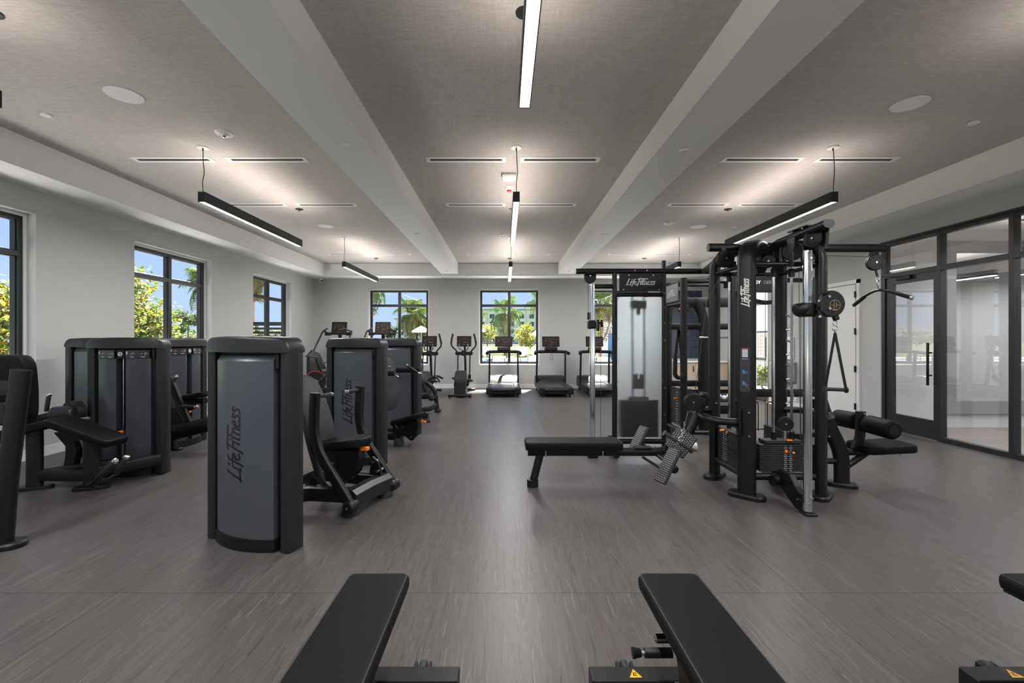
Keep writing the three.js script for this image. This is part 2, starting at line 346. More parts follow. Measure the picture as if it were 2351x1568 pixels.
{ // walls
  const wl = struct('wall_left'), wb = struct('wall_back'), wr = struct('wall_right'), wf = struct('wall_front');
  const gl = [box6(XL - WT, XL, 0, SILL, DF, DB), box6(XL - WT, XL, HEAD, CH + 0.1, DF, DB)];
  let p = DF; for (const [a, b] of [...leftWin, [DB + WT, 0]]) { gl.push(box6(XL - WT, XL, SILL, HEAD, p, Math.min(a, DB + WT))); p = b; }
  P(wl, 'painted_wall', M.wall, gl);
  const gb = [box6(XL, XR, 0, SILL, DB, DB + WT), box6(XL, XR, HEAD, CH + 0.1, DB, DB + WT)];
  p = XL; for (const [a, b] of [...backWin, [XR + WT, 0]]) { gb.push(box6(p, a, SILL, HEAD, DB, DB + WT)); p = b; }
  P(wb, 'painted_wall', M.wall, gb);
  P(wr, 'painted_wall', M.wall, box6(XR, XR + WT, 0, CH + 0.1, 11.98, DB), box6(XR, XR + WT, 2.78, CH + 0.1, 11.02, 11.98), box6(XR, XR + WT, 0, CH + 0.1, 7.74, 11.02),
    box6(XR, XR + WT, 3.14, CH + 0.1, DF, 7.74), box6(XR, XR + WT, 0, 3.14, DF, -1.6));
  const gf = [box6(XL, XR, 0, SILL, DF - WT, DF), box6(XL, XR, HEAD, CH + 0.1, DF - WT, DF)];
  p = XL; for (const [a, b] of [...backWin, [XR + WT, 0]]) { gf.push(box6(p, a, SILL, HEAD, DF - WT, DF)); p = b; }
  P(wf, 'painted_wall', M.wall, gf);
  const bl = struct('baseboard_left'), bb = struct('baseboard_back'), br = struct('baseboard_right');
  P(bl, 'board', M.trim, rb(0.014, 0.13, DB - DF, 0.004, XL + 0.007, 0.065, -(DB + DF) / 2));
  P(bb, 'board', M.trim, rb(XR - XL - 0.03, 0.13, 0.014, 0.004, (XL + XR) / 2, 0.065, -DB + 0.007));
  for (const [a, b] of [[11.98, DB - 0.02], [9.3, 11.0], [7.76, 8.18]]) P(br, 'board', M.trim, rb(0.014, 0.13, b - a, 0.004, XR - 0.007, 0.065, -(a + b) / 2));
}
// one window in the x, y plane, centred in x, glass at z = 0; turned and moved as a group
let winN = 0;
function windowUnit(w0, pos, turn, depthIn) {
  const g = struct('window_' + ++winN); g.position.copy(pos); g.rotation.y = turn;
  const ln = 0.042, w = w0 - 2 * ln, S1 = SILL + ln, H1 = HEAD - ln, h = H1 - S1, f = 0.05, D0 = 0.11, ty = 2.585, ym = (S1 + H1) / 2;
  P(g, 'jamb_liner', M.trim, bx(w0, ln, 0.13, 0, HEAD - ln / 2, 0.005), bx(w0, ln, 0.13, 0, SILL + ln / 2, 0.005), bx(ln, h, 0.13, -w0 / 2 + ln / 2, ym, 0.005), bx(ln, h, 0.13, w0 / 2 - ln / 2, ym, 0.005));
  const bars = [bx(w, f, D0, 0, H1 - f / 2, 0), bx(w, f, D0, 0, S1 + f / 2, 0), bx(f, h - 2 * f, D0, -w / 2 + f / 2, ym, 0), bx(f, h - 2 * f, D0, w / 2 - f / 2, ym, 0)];
  P(g, 'window_frame', M.frame, bars);
  P(g, 'mullion', M.frame, bx(0.06, h - 2 * f, D0, 0, ym, 0));
  for (const s of [-1, 1]) P(g, 'transom_bar', M.frame, bx(w / 2 - f - 0.03, 0.06, D0, s * (w / 4 - f / 2 + 0.015), ty, 0));
  const half = w / 2 - f - 0.03;
  for (const s of [-1, 1]) {
    const cx = s * (0.03 + half / 2);
    for (const [y0, y1] of [[S1 + f, ty - 0.03], [ty + 0.03, H1 - f]]) {
      P(g, 'glazing_bead', M.frame, bx(half, 0.012, 0.05, cx, y0 + 0.006, 0), bx(half, 0.012, 0.05, cx, y1 - 0.006, 0), bx(0.012, y1 - y0 - 0.024, 0.05, cx - half / 2 + 0.006, (y0 + y1) / 2, 0), bx(0.012, y1 - y0 - 0.024, 0.05, cx + half / 2 - 0.006, (y0 + y1) / 2, 0));
      P(g, 'pane', M.glass, bx(half - 0.024, y1 - y0 - 0.024, 0.006, cx, (y0 + y1) / 2, 0));
    }
  }
  P(g, 'window_sill', M.trim, bx(w0 - 0.01, 0.015, depthIn - 0.02, 0, SILL + 0.0075, 0.075 + depthIn / 2));
  return g;
}
for (const [a, b] of leftWin) windowUnit(b - a, V(XL - 0.18, 0, -(a + b) / 2), Math.PI / 2, 0.12);
for (const [a, b] of backWin) windowUnit(b - a, V((a + b) / 2, 0, -DB - 0.16), 0, 0.1);
for (const [a, b] of backWin) windowUnit(b - a, V((a + b) / 2, 0, -DF + 0.16), Math.PI, 0.1);

{ // right wall: white service door
  const g = struct('door_1'); const x = XR;
  P(g, 'door_leaf', M.trim, rb(0.045, 2.5, 0.96, 0.003, x - 0.012, 1.26, -8.74));
  P(g, 'door_frame', M.trim, box6(x - 0.03, x, 0, 2.6, 8.18, 8.24), box6(x - 0.03, x, 0, 2.6, 9.24, 9.3), box6(x - 0.03, x, 2.53, 2.6, 8.18, 9.3));
  for (const y of [0.3, 0.98, 1.66, 2.33]) P(g, 'hinge', M.black, rb(0.02, 0.115, 0.03, 0.004, x - 0.045, y, -8.25));
  const k = P(g, 'door_knob', M.black, cy(V(x - 0.03, 1.02, -9.16), V(x - 0.09, 1.02, -9.16), 0.012), sph(0.028, x - 0.1, 1.02, -9.16));
  P(k, 'rose', M.black, cy(V(x - 0.034, 1.02, -9.16), V(x - 0.045, 1.02, -9.16), 0.032));
  P(g, 'deadbolt', M.black, cy(V(x - 0.034, 1.18, -9.16), V(x - 0.065, 1.18, -9.16), 0.03));
}
{ // storefront: framed glass along the studio, with a glass door
  const g = struct('window_' + ++winN, 'black framed glass partition'), x = XR + 0.06, t = 0.1;
  const mull = [7.7, 6.72, 5.76, 4.72, 3.68, 2.64, 1.6, 0.56, -0.5, -1.57];
  for (const m of mull) P(g, 'mullion', M.darkFrame, rb(t, 3.14, 0.06, 0.004, x, 1.57, -m));
  for (let i = 0; i < mull.length - 1; i++) {
    const a = mull[i + 1] + 0.03, b = mull[i] - 0.03, c = (a + b) / 2, L = b - a;
    P(g, 'head_rail', M.darkFrame, bx(t, 0.07, L, x, 3.1, -c));
    P(g, 'transom_rail', M.darkFrame, bx(t, 0.07, L, x, 2.57, -c));
    P(g, 'pane', M.glassDoor, bx(0.01, 0.45, L, x, 2.83, -c));
    if (i) { P(g, 'bottom_rail', M.darkFrame, bx(t, 0.07, L, x, 0.035, -c)); P(g, 'pane', M.glassDoor, bx(0.01, 2.465, L, x, 1.3025, -c)); }
  }
  P(g, 'head_cap', M.darkFrame, bx(t + 0.04, 0.03, 9.33, x - 0.01, 3.135, -3.065));
  const d = struct('door_2', 'black framed glass door in partition'), a = 6.76, b = 7.66, c = (a + b) / 2;
  P(d, 'stile', M.darkFrame, box6(x - 0.03, x + 0.03, 0.012, 2.525, a, a + 0.06));
  P(d, 'stile', M.darkFrame, box6(x - 0.03, x + 0.03, 0.012, 2.525, b - 0.12, b));
  P(d, 'top_rail', M.darkFrame, box6(x - 0.03, x + 0.03, 2.42, 2.525, a + 0.06, b - 0.12));
  P(d, 'bottom_rail', M.darkFrame, box6(x - 0.03, x + 0.03, 0.012, 0.29, a + 0.06, b - 0.12));
  P(d, 'pane', M.glassDoor, box6(x - 0.005, x + 0.005, 0.29, 2.42, a + 0.06, b - 0.12));
  const h = P(d, 'pull_handle', M.black, rcy(V(x - 0.09, 0.82, -a - 0.09), V(x - 0.09, 1.46, -a - 0.09), 0.017));
  P(h, 'standoff', M.black, cy(V(x - 0.03, 0.97, -a - 0.09), V(x - 0.09, 0.97, -a - 0.09), 0.012), cy(V(x - 0.03, 1.31, -a - 0.09), V(x - 0.09, 1.31, -a - 0.09), 0.012));
  const cl = P(d, 'door_closer', M.black, rb(0.05, 0.06, 0.26, 0.01, x - 0.055, 2.5, -b + 0.36));
  P(cl, 'closer_arm', M.black, beam([V(x - 0.09, 2.53, -b + 0.28), V(x - 0.2, 2.545, -b + 0.1), V(x - 0.06, 2.56, -b + 0.03)], 0.02, 0.01, 0));
}
{ // the studio behind the partition
  const s = struct('wall_studio'), x1 = 11.5, dE = 7.83;
  P(s, 'painted_wall', M.wall, box6(XR + WT, x1, 0, 3.5, dE, dE + 0.15), box6(x1, x1 + 0.15, 0, 3.5, -4, dE + 0.15), box6(XR + WT, x1, 0, 3.5, -4.15, -4));
  const c = struct('ceiling_studio'); P(c, 'ceiling_board', M.white, box6(XR + WT, x1 + 0.15, 3.4, 3.5, -4.15, dE + 0.15));
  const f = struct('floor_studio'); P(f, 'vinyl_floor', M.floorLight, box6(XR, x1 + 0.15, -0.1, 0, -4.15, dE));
  const m = world('framed_mirror', 'tall grey framed mirror on the end wall behind the glass partition', 'mirror', [9.2, 0, dE]);
  const fr = mat({ color: lin(0.2, 0.205, 0.215), roughness: 0.5 });
  P(m, 'frame', fr, box6(7.5, 7.72, 0.24, 3.2, dE - 0.06, dE - 0.005), box6(10.7, 10.92, 0.24, 3.2, dE - 0.06, dE - 0.005), box6(7.72, 10.7, 0.24, 0.46, dE - 0.06, dE - 0.005), box6(7.72, 10.7, 3.0, 3.2, dE - 0.06, dE - 0.005));
  P(m, 'mirror_glass', M.mirror, box6(7.72, 10.7, 0.46, 3.0, dE - 0.02, dE - 0.01));
}
{ // glass door to the outside, far right
  const g = struct('door_3', 'narrow glass exterior door'), x = XR + 0.06, a = 11.05, b = 11.95;
  P(g, 'door_frame', M.steel, box6(x - 0.04, x + 0.04, 0, 2.78, a, a + 0.05), box6(x - 0.04, x + 0.04, 0, 2.78, b - 0.05, b), box6(x - 0.04, x + 0.04, 2.72, 2.78, a + 0.05, b - 0.05), box6(x - 0.04, x + 0.04, 2.38, 2.44, a + 0.05, b - 0.05), box6(x - 0.04, x + 0.04, 0.01, 0.12, a + 0.05, b - 0.05));
  P(g, 'push_bar', M.steel, box6(x - 0.09, x - 0.05, 1.0, 1.06, a + 0.08, b - 0.08));
  P(g, 'pane', M.glass, box6(x - 0.004, x + 0.004, 0.12, 2.38, a + 0.05, b - 0.05));
  P(g, 'pane', M.glass, box6(x - 0.004, x + 0.004, 2.44, 2.72, a + 0.05, b - 0.05));
}
{ // blue tile on the back wall above the counter
  const g = struct('trim_1', 'dark blue tile wall above the counter'), cols = [lin(0.022, 0.035, 0.075), lin(0.03, 0.045, 0.085), lin(0.018, 0.03, 0.06)].map((c) => mat({ color: c, roughness: 0.25 }));
  P(g, 'grout', mat({ color: lin(0.3, 0.31, 0.33), roughness: 0.9 }), box6(4.85, 6.16, 0.93, 3.0, DB - 0.008, DB));
  const tileV = bx(0.095, 0.295, 0.006), tileH = bx(0.295, 0.095, 0.006);
  const put = (geo, x, y, k) => { const m = new THREE.Mesh(geo, cols[k % 3]); m.name = 'tile'; m.position.set(x, y, -DB + 0.011); m.castShadow = m.receiveShadow = true; g.add(m); };
  let k = 0;
  for (let cx = 0; cx < 5; cx++) for (let ry = 0; ry < 7; ry++) {
    const x0 = 4.86 + cx * 0.3, y0 = 0.94 + ry * 0.3; if (x0 + 0.3 > 6.37) continue;
    const wide = Math.min(0.3, 6.16 - x0); if (wide < 0.29) { for (let q = 0; q * 0.1 + 0.09 < wide; q++) put(tileV, x0 + 0.05 + q * 0.1, y0 + 0.15, k++); continue; }
    if ((cx + ry) % 2) for (let q = 0; q < 3; q++) put(tileV, x0 + 0.05 + q * 0.1, y0 + 0.15, k += 2);
    else for (let q = 0; q < 3; q++) put(tileH, x0 + 0.15, y0 + 0.05 + q * 0.1, k += 2);
  }
}
{ // counter in the far right corner
  const c = world('base_cabinet', 'light wood base cabinet in the far right corner under the stone counter', 'cabinet', [5.65, 0, 13.5]);
  P(c, 'carcass', M.wood, box6(4.9, XR - 0.02, 0.1, 0.87, 12.88, DB - 0.02));
  P(c, 'toe_kick', M.black, box6(4.95, XR - 0.02, 0, 0.1, 12.95, DB - 0.02));
  for (let i = 0; i < 3; i++) { const x0 = 4.91 + i * 0.49, d = P(c, 'cabinet_door', M.wood, box6(x0, x0 + 0.48, 0.11, 0.86, 12.86, 12.88)); P(d, 'handle', M.black, box6(x0 + 0.42, x0 + 0.435, 0.6, 0.78, 12.83, 12.855)); }
  const t = P(null, 'worktop', M.stone, rb(1.52, 0.04, 1.36, 0.006, 5.635, 0.89, -13.5)); meta(t, 'pale stone worktop on the wood base cabinet below the blue tiles', 'worktop');
}
{ // drinking fountain on the right wall
  const g = world('drinking_fountain', 'grey steel drinking fountain with bottle filler on the right wall', 'fountain', [XR, 0.55, 10.2]);
  P(g, 'body', M.steel, rb(0.3, 0.42, 0.46, 0.03, XR - 0.15, 0.78, -10.2));
  P(g, 'basin', M.chrome, rb(0.34, 0.05, 0.48, 0.02, XR - 0.17, 1.01, -10.2), cy(V(XR - 0.1, 1.02, -10.3), V(XR - 0.13, 1.08, -10.3), 0.014));
  P(g, 'bottle_filler', M.plasticWhite, rb(0.07, 0.5, 0.32, 0.02, XR - 0.035, 1.32, -10.2));
  const v = P(g, 'vent_grille', M.plasticWhite, rb(0.02, 0.4, 0.5, 0.006, XR - 0.01, 0.33, -10.2));
  for (let i = 0; i < 9; i++) P(v, 'louver', M.plasticWhite, bx(0.02, 0.012, 0.46, XR - 0.025, 0.17 + i * 0.04, -10.2, 0, 0, 0.5));
  const sw = P(null, 'light_switch', M.plasticWhite, rb(0.012, 0.12, 0.08, 0.004, XR - 0.006, 1.2, -9.5)); meta(sw, 'white light switch plate between fountain and white door', 'switch');
}

// ------------------------------------------------------------------ ceiling fittings
function pendant(x, d0, label, ceil = CH, y0 = 3.12) {
  const L = 2.58, y1 = y0 + 0.12, w = 0.08, zc = -(d0 + L / 2);
  const t = thing('pendant_light', label, 'light', [x, y0, zc], 0, 'black linear pendant lights');
  const h = y1 - y0, t_ = 0.006;
  P(t, 'housing', M.frame, bx(t_, h, L, -w / 2 + t_ / 2, h / 2, 0), bx(t_, h, L, w / 2 - t_ / 2, h / 2, 0), bx(w - 2 * t_, h, t_, 0, h / 2, L / 2 - t_ / 2), bx(w - 2 * t_, h, t_, 0, h / 2, -L / 2 + t_ / 2), bx(w - 2 * t_, 0.03, L - 2 * t_, 0, h / 2, 0));
  P(t, 'diffuser', M.glow, bx(w - 2 * t_, 0.006, L - 2 * t_, 0, 0.006, 0));
  P(t, 'uplight_diffuser', M.glow, bx(w - 2 * t_, 0.006, L - 2 * t_, 0, h - 0.006, 0));
  const cyTop = ceil - y0;
  for (const s of [1, -1]) {
    const z = s * (L / 2 - 0.03);
    const cn = P(t, 'canopy', s > 0 ? M.plasticWhite : M.frame, lathe([[0, 0.0], [0.062, 0.002], [0.064, 0.012], [0, 0.012]], 0, cyTop - 0.012, z));
    P(cn, 'gripper', M.frame, cy(V(0, cyTop - 0.04, z), V(0, cyTop - 0.01, z), 0.008));
    P(t, 'suspension_wire', M.steel, cy(V(0, h / 2, z), V(0, cyTop - 0.01, z), 0.0012, 6));
  }
  P(t, 'power_cord', M.black, tube([V(0.004, cyTop - 0.01, L / 2 - 0.03), V(0.006, cyTop - 0.15, L / 2 - 0.02), V(0.02, cyTop - 0.3, L / 2 - 0.03), V(0.0, cyTop - 0.4, L / 2 - 0.02), V(0.003, h - 0.01, L / 2 - 0.03)], 0.0045, 0.1, 6));
  const a = new THREE.RectAreaLight(LAMP_COLOR, LAMP_DOWN, w - 2 * t_, L - 2 * t_); a.position.set(0, -0.004, 0); a.rotation.x = -Math.PI / 2; a.name = 'pendant_downlight'; t.add(a);
  const b = new THREE.RectAreaLight(UP_COLOR, LAMP_UP, w - 2 * t_, L - 2 * t_); b.position.set(0, h + 0.004, 0); b.rotation.x = Math.PI / 2; b.name = 'pendant_uplight'; t.add(b);
  return t;
}
const rowName = ['in the row nearest the camera', 'in the middle row', 'in the far row by the back windows', 'in the row behind the camera'];
const colName = [[-3.55, 'left bay'], [0.14, 'centre bay'], [3.87, 'right bay']];
for (const [x, cn] of colName) [0.6, 5.33, 10.06, -4.1].forEach((d0, i) => pendant(x, d0, `black linear pendant light over the ${cn} ${rowName[i]}`));

for (const [x, d0, l] of [[8.2, 4.6, 'far one'], [8.2, 0.8, 'middle one'], [8.2, -3.2, 'near one'], [10.2, 3.6, 'deeper one']]) pendant(x, d0, `black linear pendant light in the studio behind the glass, ${l}`, 3.4, 2.85);

const diffRows = [[5.72, 'nearest row'], [7.63, 'middle row'], [12.04, 'far row'], [0.9, 'row overhead']];
for (const [cx, bay] of [[-3.57, 'left bay'], [0.11, 'centre bay'], [3.83, 'right bay']]) for (const [d, rowN] of diffRows) for (const s of [-1, 1]) {
  const t = thing('slot_diffuser', `long slot air diffuser in ceiling of the ${bay}, ${rowN}, ${s < 0 ? 'left' : 'right'} of its pair`, 'air vent', [cx + s * 0.59, CH, -d], 0, 'ceiling slot diffusers');
  P(t, 'diffuser_frame', M.plasticWhite, bx(1.0, 0.006, 0.05, 0, -0.003, 0.055), bx(1.0, 0.006, 0.05, 0, -0.003, -0.055), bx(0.05, 0.006, 0.06, -0.475, -0.003, 0), bx(0.05, 0.006, 0.06, 0.475, -0.003, 0));
  P(t, 'slot', M.slotDark, bx(0.9, 0.003, 0.06, 0, -0.0015, 0));
}
const disc = (name, label, cat, x, y, d, r, h, group) => { const t = thing(name, label, cat, [x, y, -d], 0, group); P(t, 'cover', M.plasticWhite, lathe([[0, -h], [r * 0.9, -h], [r, -h * 0.6], [r, 0], [0, 0]], 0, 0, 0, 0, 0, 0, 32)); return t; };
for (const [x, d, l] of [[-3.52, 4.21, 'left bay near the smoke strobe'], [3.89, 4.37, 'right bay toward the camera'], [-3.55, 9.05, 'left bay toward the back'], [3.87, 9.09, 'right bay toward the back']]) {
  const t = thing('ceiling_speaker', `round white ceiling speaker in the ${l}`, 'speaker', [x, CH, -d], 0, 'round ceiling speakers');
  P(t, 'rim', M.plasticWhite, ring(0.15, 0.004, 0, -0.004, 0, Math.PI / 2)); P(t, 'grille', mat({ color: lin(0.85), roughness: 0.8, bumpMap: rep(grain, 12, 12), bumpScale: 0.001 }), cy(V(0, 0, 0), V(0, -0.006, 0), 0.148, 36));
}
for (const [x, y, d, l] of [[-4.61, CH, 4.58, 'left bay by the soffit'], [4.9, CH, 4.75, 'right bay by the soffit'], [-1.6, 3.464, 4.59, 'left beam, nearer one'], [1.86, 3.464, 4.71, 'right beam, nearer one'], [-1.62, 3.464, 8.41, 'left beam, middle one'], [1.86, 3.464, 8.45, 'right beam, middle one'], [-1.62, 3.464, 12.9, 'left beam at the far end'], [1.84, 3.464, 12.9, 'right beam at the far end'], [4.6, CH, 9.1, 'right bay beside the far pendant']])
  disc('sprinkler_cover', `small white round sprinkler cover on the ${l}`, 'sprinkler', x, y, d, 0.048, 0.014, 'sprinkler covers');
for (const [x, d, l] of [[-2.74, 11.2, 'left bay'], [3.02, 11.2, 'right bay'], [-0.05, 9.8, 'centre bay']]) {
  const t = thing('pendent_sprinkler', `tiny pendent sprinkler head in the far part of the ${l}`, 'sprinkler', [x, CH, -d]); P(t, 'escutcheon', M.plasticWhite, cy(V(0, 0, 0), V(0, -0.012, 0), 0.045, 20)); P(t, 'head', M.steel, cy(V(0, -0.01, 0), V(0, -0.05, 0), 0.008, 8), cy(V(0, -0.05, 0), V(0, -0.054, 0), 0.018, 12));
}
for (const [x, d, l] of [[-3.07, 4.99, 'left bay near the first pendant'], [3.17, 8.8, 'right bay between the diffusers']]) {
  const t = thing('fire_strobe', `white round fire strobe on ceiling of the ${l}`, 'fire alarm', [x, CH, -d], 0, 'fire strobes');
  P(t, 'base', M.plasticWhite, lathe([[0, -0.034], [0.045, -0.034], [0.055, -0.02], [0.088, -0.012], [0.096, -0.002], [0.096, 0], [0, 0]], 0, 0, 0, 0, 0, 0, 32));
  P(t, 'lens', M.chrome, sph(0.03, 0, -0.034, 0.012, 1, 0.7, 1, 14));
  const c = canvasTex(128, 32, (k, w, h) => { k.fillStyle = '#d6d4ce'; k.fillRect(0, 0, w, h); k.fillStyle = '#7c2220'; k.font = 'bold 26px sans-serif'; k.textAlign = 'center'; k.fillText('F I R E', w / 2, 26); });
  const mm = mat({ map: c, roughness: 0.5 }); mm.userData.keepUv = true;
  P(t, 'lettering', mm, tf(fin(new THREE.PlaneGeometry(0.085, 0.02)), 0, -0.0185, 0.0735, 1.3));
}
{
  const t = thing('smoke_detector', 'white rounded smoke detector on ceiling of the centre bay', 'smoke detector', [0.066, CH, -6.26]);
  P(t, 'body', M.plasticWhite, rb(0.2, 0.05, 0.2, 0.024, 0, -0.035, 0)); P(t, 'mounting_plate', M.steel, bx(0.16, 0.012, 0.16, 0, -0.006, 0));
  const h = thing('heat_detector', 'white cone detector with red ring on ceiling behind the smoke detector', 'fire alarm', [0.07, CH, -6.75]);
  P(h, 'base', M.plasticWhite, lathe([[0, -0.05], [0.045, -0.05], [0.075, -0.012], [0.08, 0], [0, 0]], 0, 0, 0)); P(h, 'red_ring', M.red, lathe([[0, -0.075], [0.03, -0.07], [0.036, -0.05], [0, -0.05]], 0, 0, 0));
  const s = thing('security_camera', 'small white dome security camera in the back left corner', 'camera', [-5.62, SO, -13.95]);
  P(s, 'mount', M.plasticWhite, cy(V(0, 0, 0), V(0, -0.03, 0), 0.05, 20)); P(s, 'housing', M.plasticWhite, sph(0.055, 0.01, -0.07, 0.01)); P(s, 'lens', M.black, sph(0.03, 0.03, -0.085, 0.035));
}
// ------------------------------------------------------------------ selectorised machines: the shrouded weight tower
const panelZ = (x, z0, b) => z0 + b * (1 - (x / 0.3) ** 2);
function arcOutline(hw, z0, b, zb, s = 1) { const o = []; for (let i = 0; i <= 12; i++) { const x = -hw + 2 * hw * i / 12; o.push([x, s * panelZ(x, z0, b)]); } o.push([hw, s * zb], [-hw, s * zb]); return o; }
const decalMat = (tex, o = {}) => { const m = mat({ map: tex, roughness: 0.4, ...o }); m.userData.keepUv = true; return m; };
const plane = (w, h, x, y, z, rx = 0, ry = 0, rz = 0) => tf(fin(new THREE.PlaneGeometry(w, h)), x, y, z, rx, ry, rz);
const placardTex = canvasTex(512, 96, (c, w, h) => {
  c.fillStyle = '#2c2f33'; c.fillRect(0, 0, w, h); c.fillStyle = '#b9bcc0'; c.fillRect(18, 14, 26, 34);
  c.strokeStyle = '#a8763f'; c.lineWidth = 9; c.beginPath(); c.moveTo(112, 62); c.lineTo(150, 28); c.lineTo(196, 48); c.stroke();
  c.strokeStyle = '#8d949c'; c.lineWidth = 7; c.beginPath(); c.moveTo(330, 44); c.lineTo(372, 40); c.moveTo(400, 40); c.lineTo(440, 30); c.lineTo(486, 48); c.moveTo(410, 62); c.lineTo(450, 44); c.stroke();
  c.fillStyle = '#d4d7da'; c.fillRect(110, 80, 72, 5); c.fillRect(332, 80, 92, 5);
});
M.placard = decalMat(placardTex, { roughness: 0.25 });
const ticksTex = canvasTex(32, 512, (c, w, h) => { c.fillStyle = '#0d0d0e'; c.fillRect(0, 0, w, h); c.fillStyle = '#b9b9b6'; for (let i = 0; i < 18; i++) c.fillRect(8, 14 + i * 27.5, 16, 9); });
M.ticks = decalMat(ticksTex);
function tower(t, face, logo = true) {
  for (const s of [-1, 1]) P(t, 'pillar', M.shell, loft([0, 0.004, 1.414].map((y, i) => rrect(0.088 - (i ? 0 : 0.008), 0.152 - (i ? 0 : 0.008), 0.026, 4).map(([a, b]) => V(s * 0.358 + a, y, b)))));
  P(t, 'core', M.black, prism(rrect(0.66, 0.07, 0.01), 0.004, 1.414));
  { // arched cap, bulging in plan, with rounded shoulders; its lower edge is sharp, its upper edges are soft
    const rings = [], n = 30, r = 0.026;
    for (let i = 0; i <= n; i++) {
      const x = -0.4018 * Math.cos(Math.PI * i / n), e = Math.max(0, Math.abs(x) - 0.322) / 0.0812, drop = 0.08 * (1 - Math.sqrt(Math.max(0, 1 - e * e)));
      const y1 = 1.516 + 0.014 * (1 - (x / 0.4) ** 2) - drop, y0 = 1.412, hz = 0.0765 + 0.078 * (1 - (x / 0.404) ** 2), q = [[-hz, y0], [hz, y0]];
      for (const s of [1, -1]) for (let k = 0; k <= 4; k++) { const a = (s > 0 ? k : 4 - k) * 22.5 * R, rr_ = Math.min(r, (y1 - y0) * 0.45); q.push([s * (hz - rr_ + rr_ * Math.cos(a)), y1 - rr_ + rr_ * Math.sin(a)]); }
      rings.push(q.map(([z, y]) => V(x, y, z)).reverse());
    }
    P(t, 'top_cap', M.shell, loft(rings, true, 0.9));
  }
  for (const s of [1, -1]) {
    const stack = s > 0 ? face === 'stack' : face !== 'stack';
    const ys = [[0.085, 0], [1.35, 0], [1.39, 0.03]];
    if (!stack) {
      const pn = P(t, 'shroud_panel', M.panel, loft(ys.map(([y, dz]) => arcOutline(0.272, 0.07 - dz, 0.072, 0.02, s).map(([x, z]) => V(x, y, z))), true, 0.4));
      if (logo && s > 0) {
        const k = 0.135;
        P(pn, 'logo', M.ink, ribbon(SCRIPT_FINE, 0.105, (a, b) => { const x = 0.03 - b * k, y = 0.5 + a * k; return [x, y, panelZ(x, 0.07, 0.072) + 0.0012]; }));
      }
    } else {
      for (const q of [-1, 1]) {
        const o = []; for (let i = 0; i <= 8; i++) { const x = q * (0.05 + 0.222 * i / 8); o.push([x, s * panelZ(x, 0.06, 0.072)]); } o.push([q * 0.272, s * 0.02], [q * 0.05, s * 0.02]);
        P(t, 'smoked_panel', M.smoke, loft([0.085, 1.3].map((y) => o.map(([x, z]) => V(x, y, z))), true, 0.4));
        const zz = (x) => s * (panelZ(x, 0.06, 0.072) + 0.003);
        const pl = P(t, 'placard', M.placard, tf(plane(0.215, 0.085, 0, 0, 0), q * 0.16, 1.345, zz(0.16) + s * 0.004, 0, (s > 0 ? 0 : Math.PI) + q * s * 0.29));
        P(pl, 'placard_backing', M.black, bx(0.22, 0.09, 0.008, q * 0.16, 1.345, zz(0.16) - s * 0.003, 0, q * s * 0.29));
      }
      P(t, 'emblem', M.black, rb(0.075, 0.1, 0.05, 0.006, 0, 1.345, s * 0.118));
      P(t, 'emblem_ring', M.inkWhite, ring(0.02, 0.003, 0, 1.348, s * 0.1445), s > 0 ? ribbon([[[-0.012, -0.008], [-0.004, 0.012]], [[-0.01, -0.008], [0.006, -0.006], [0.012, 0.008]]], 0.004, (x, y) => [x, 1.348 + y, 0.1445]) : []);
      P(t, 'guide_rod', M.chrome, cy(V(-0.016, 0.3, s * 0.07), V(-0.016, 1.3, s * 0.07), 0.008), cy(V(0.016, 0.3, s * 0.07), V(0.016, 1.3, s * 0.07), 0.008));
      const wp = P(t, 'weight_stack', M.black, bx(0.088, 0.44, 0.06, 0, 0.305, s * 0.075));
      if (s > 0) P(wp, 'weight_numbers', M.ticks, plane(0.026, 0.36, 0.002, 0.28, 0.1056));
      const k = P(t, 'selector_knob', M.orange, cy(V(0, 0.49, s * 0.1), V(0, 0.49, s * 0.15), 0.02, 18)); P(k, 'pin_block', M.black, rb(0.05, 0.08, 0.03, 0.006, 0, 0.5, s * 0.102));
      P(t, 'increment_lever', M.black, tube([V(0.02, 0.49, s * 0.11), V(0.06, 0.46, s * 0.13), V(0.05, 0.41, s * 0.12)], 0.006, 0.03, 8));
    }
    P(t, 'kick_plate', M.black, loft([0.002, 0.088].map((y) => arcOutline(0.285, 0.082, 0.074, 0.02, s).map(([x, z]) => V(x, y, z))), true, 0.4));
    P(t, 'hinge_block', M.black, rb(0.03, 0.11, 0.05, 0.006, 0.3, 1.35, s * 0.055));
  }
}
function turnedTower(t, a) {   // the tower's parts, turned about the thing's base, straight under the thing
  const tw = new THREE.Group(); orgs.set(tw, V(0, 0, 0)); tower(tw, 'stack');
  const m = new THREE.Matrix4().makeRotationY(a);
  tw.traverse((o) => { if (o.isMesh) o.geometry.applyMatrix4(m); });
  for (const c of [...tw.children]) t.add(c);
}
const bolt = (p, dir, r = 0.011) => cy(p, p.clone().addScaledVector(dir, 0.01), r, 8);
const footGeo = (x, z, r = 0.07, h = 0.05) => lathe([[0, 0], [r, 0], [r, h * 0.5], [r * 0.75, h], [0, h]], x, 0, z, 0, 0, 0, 20);
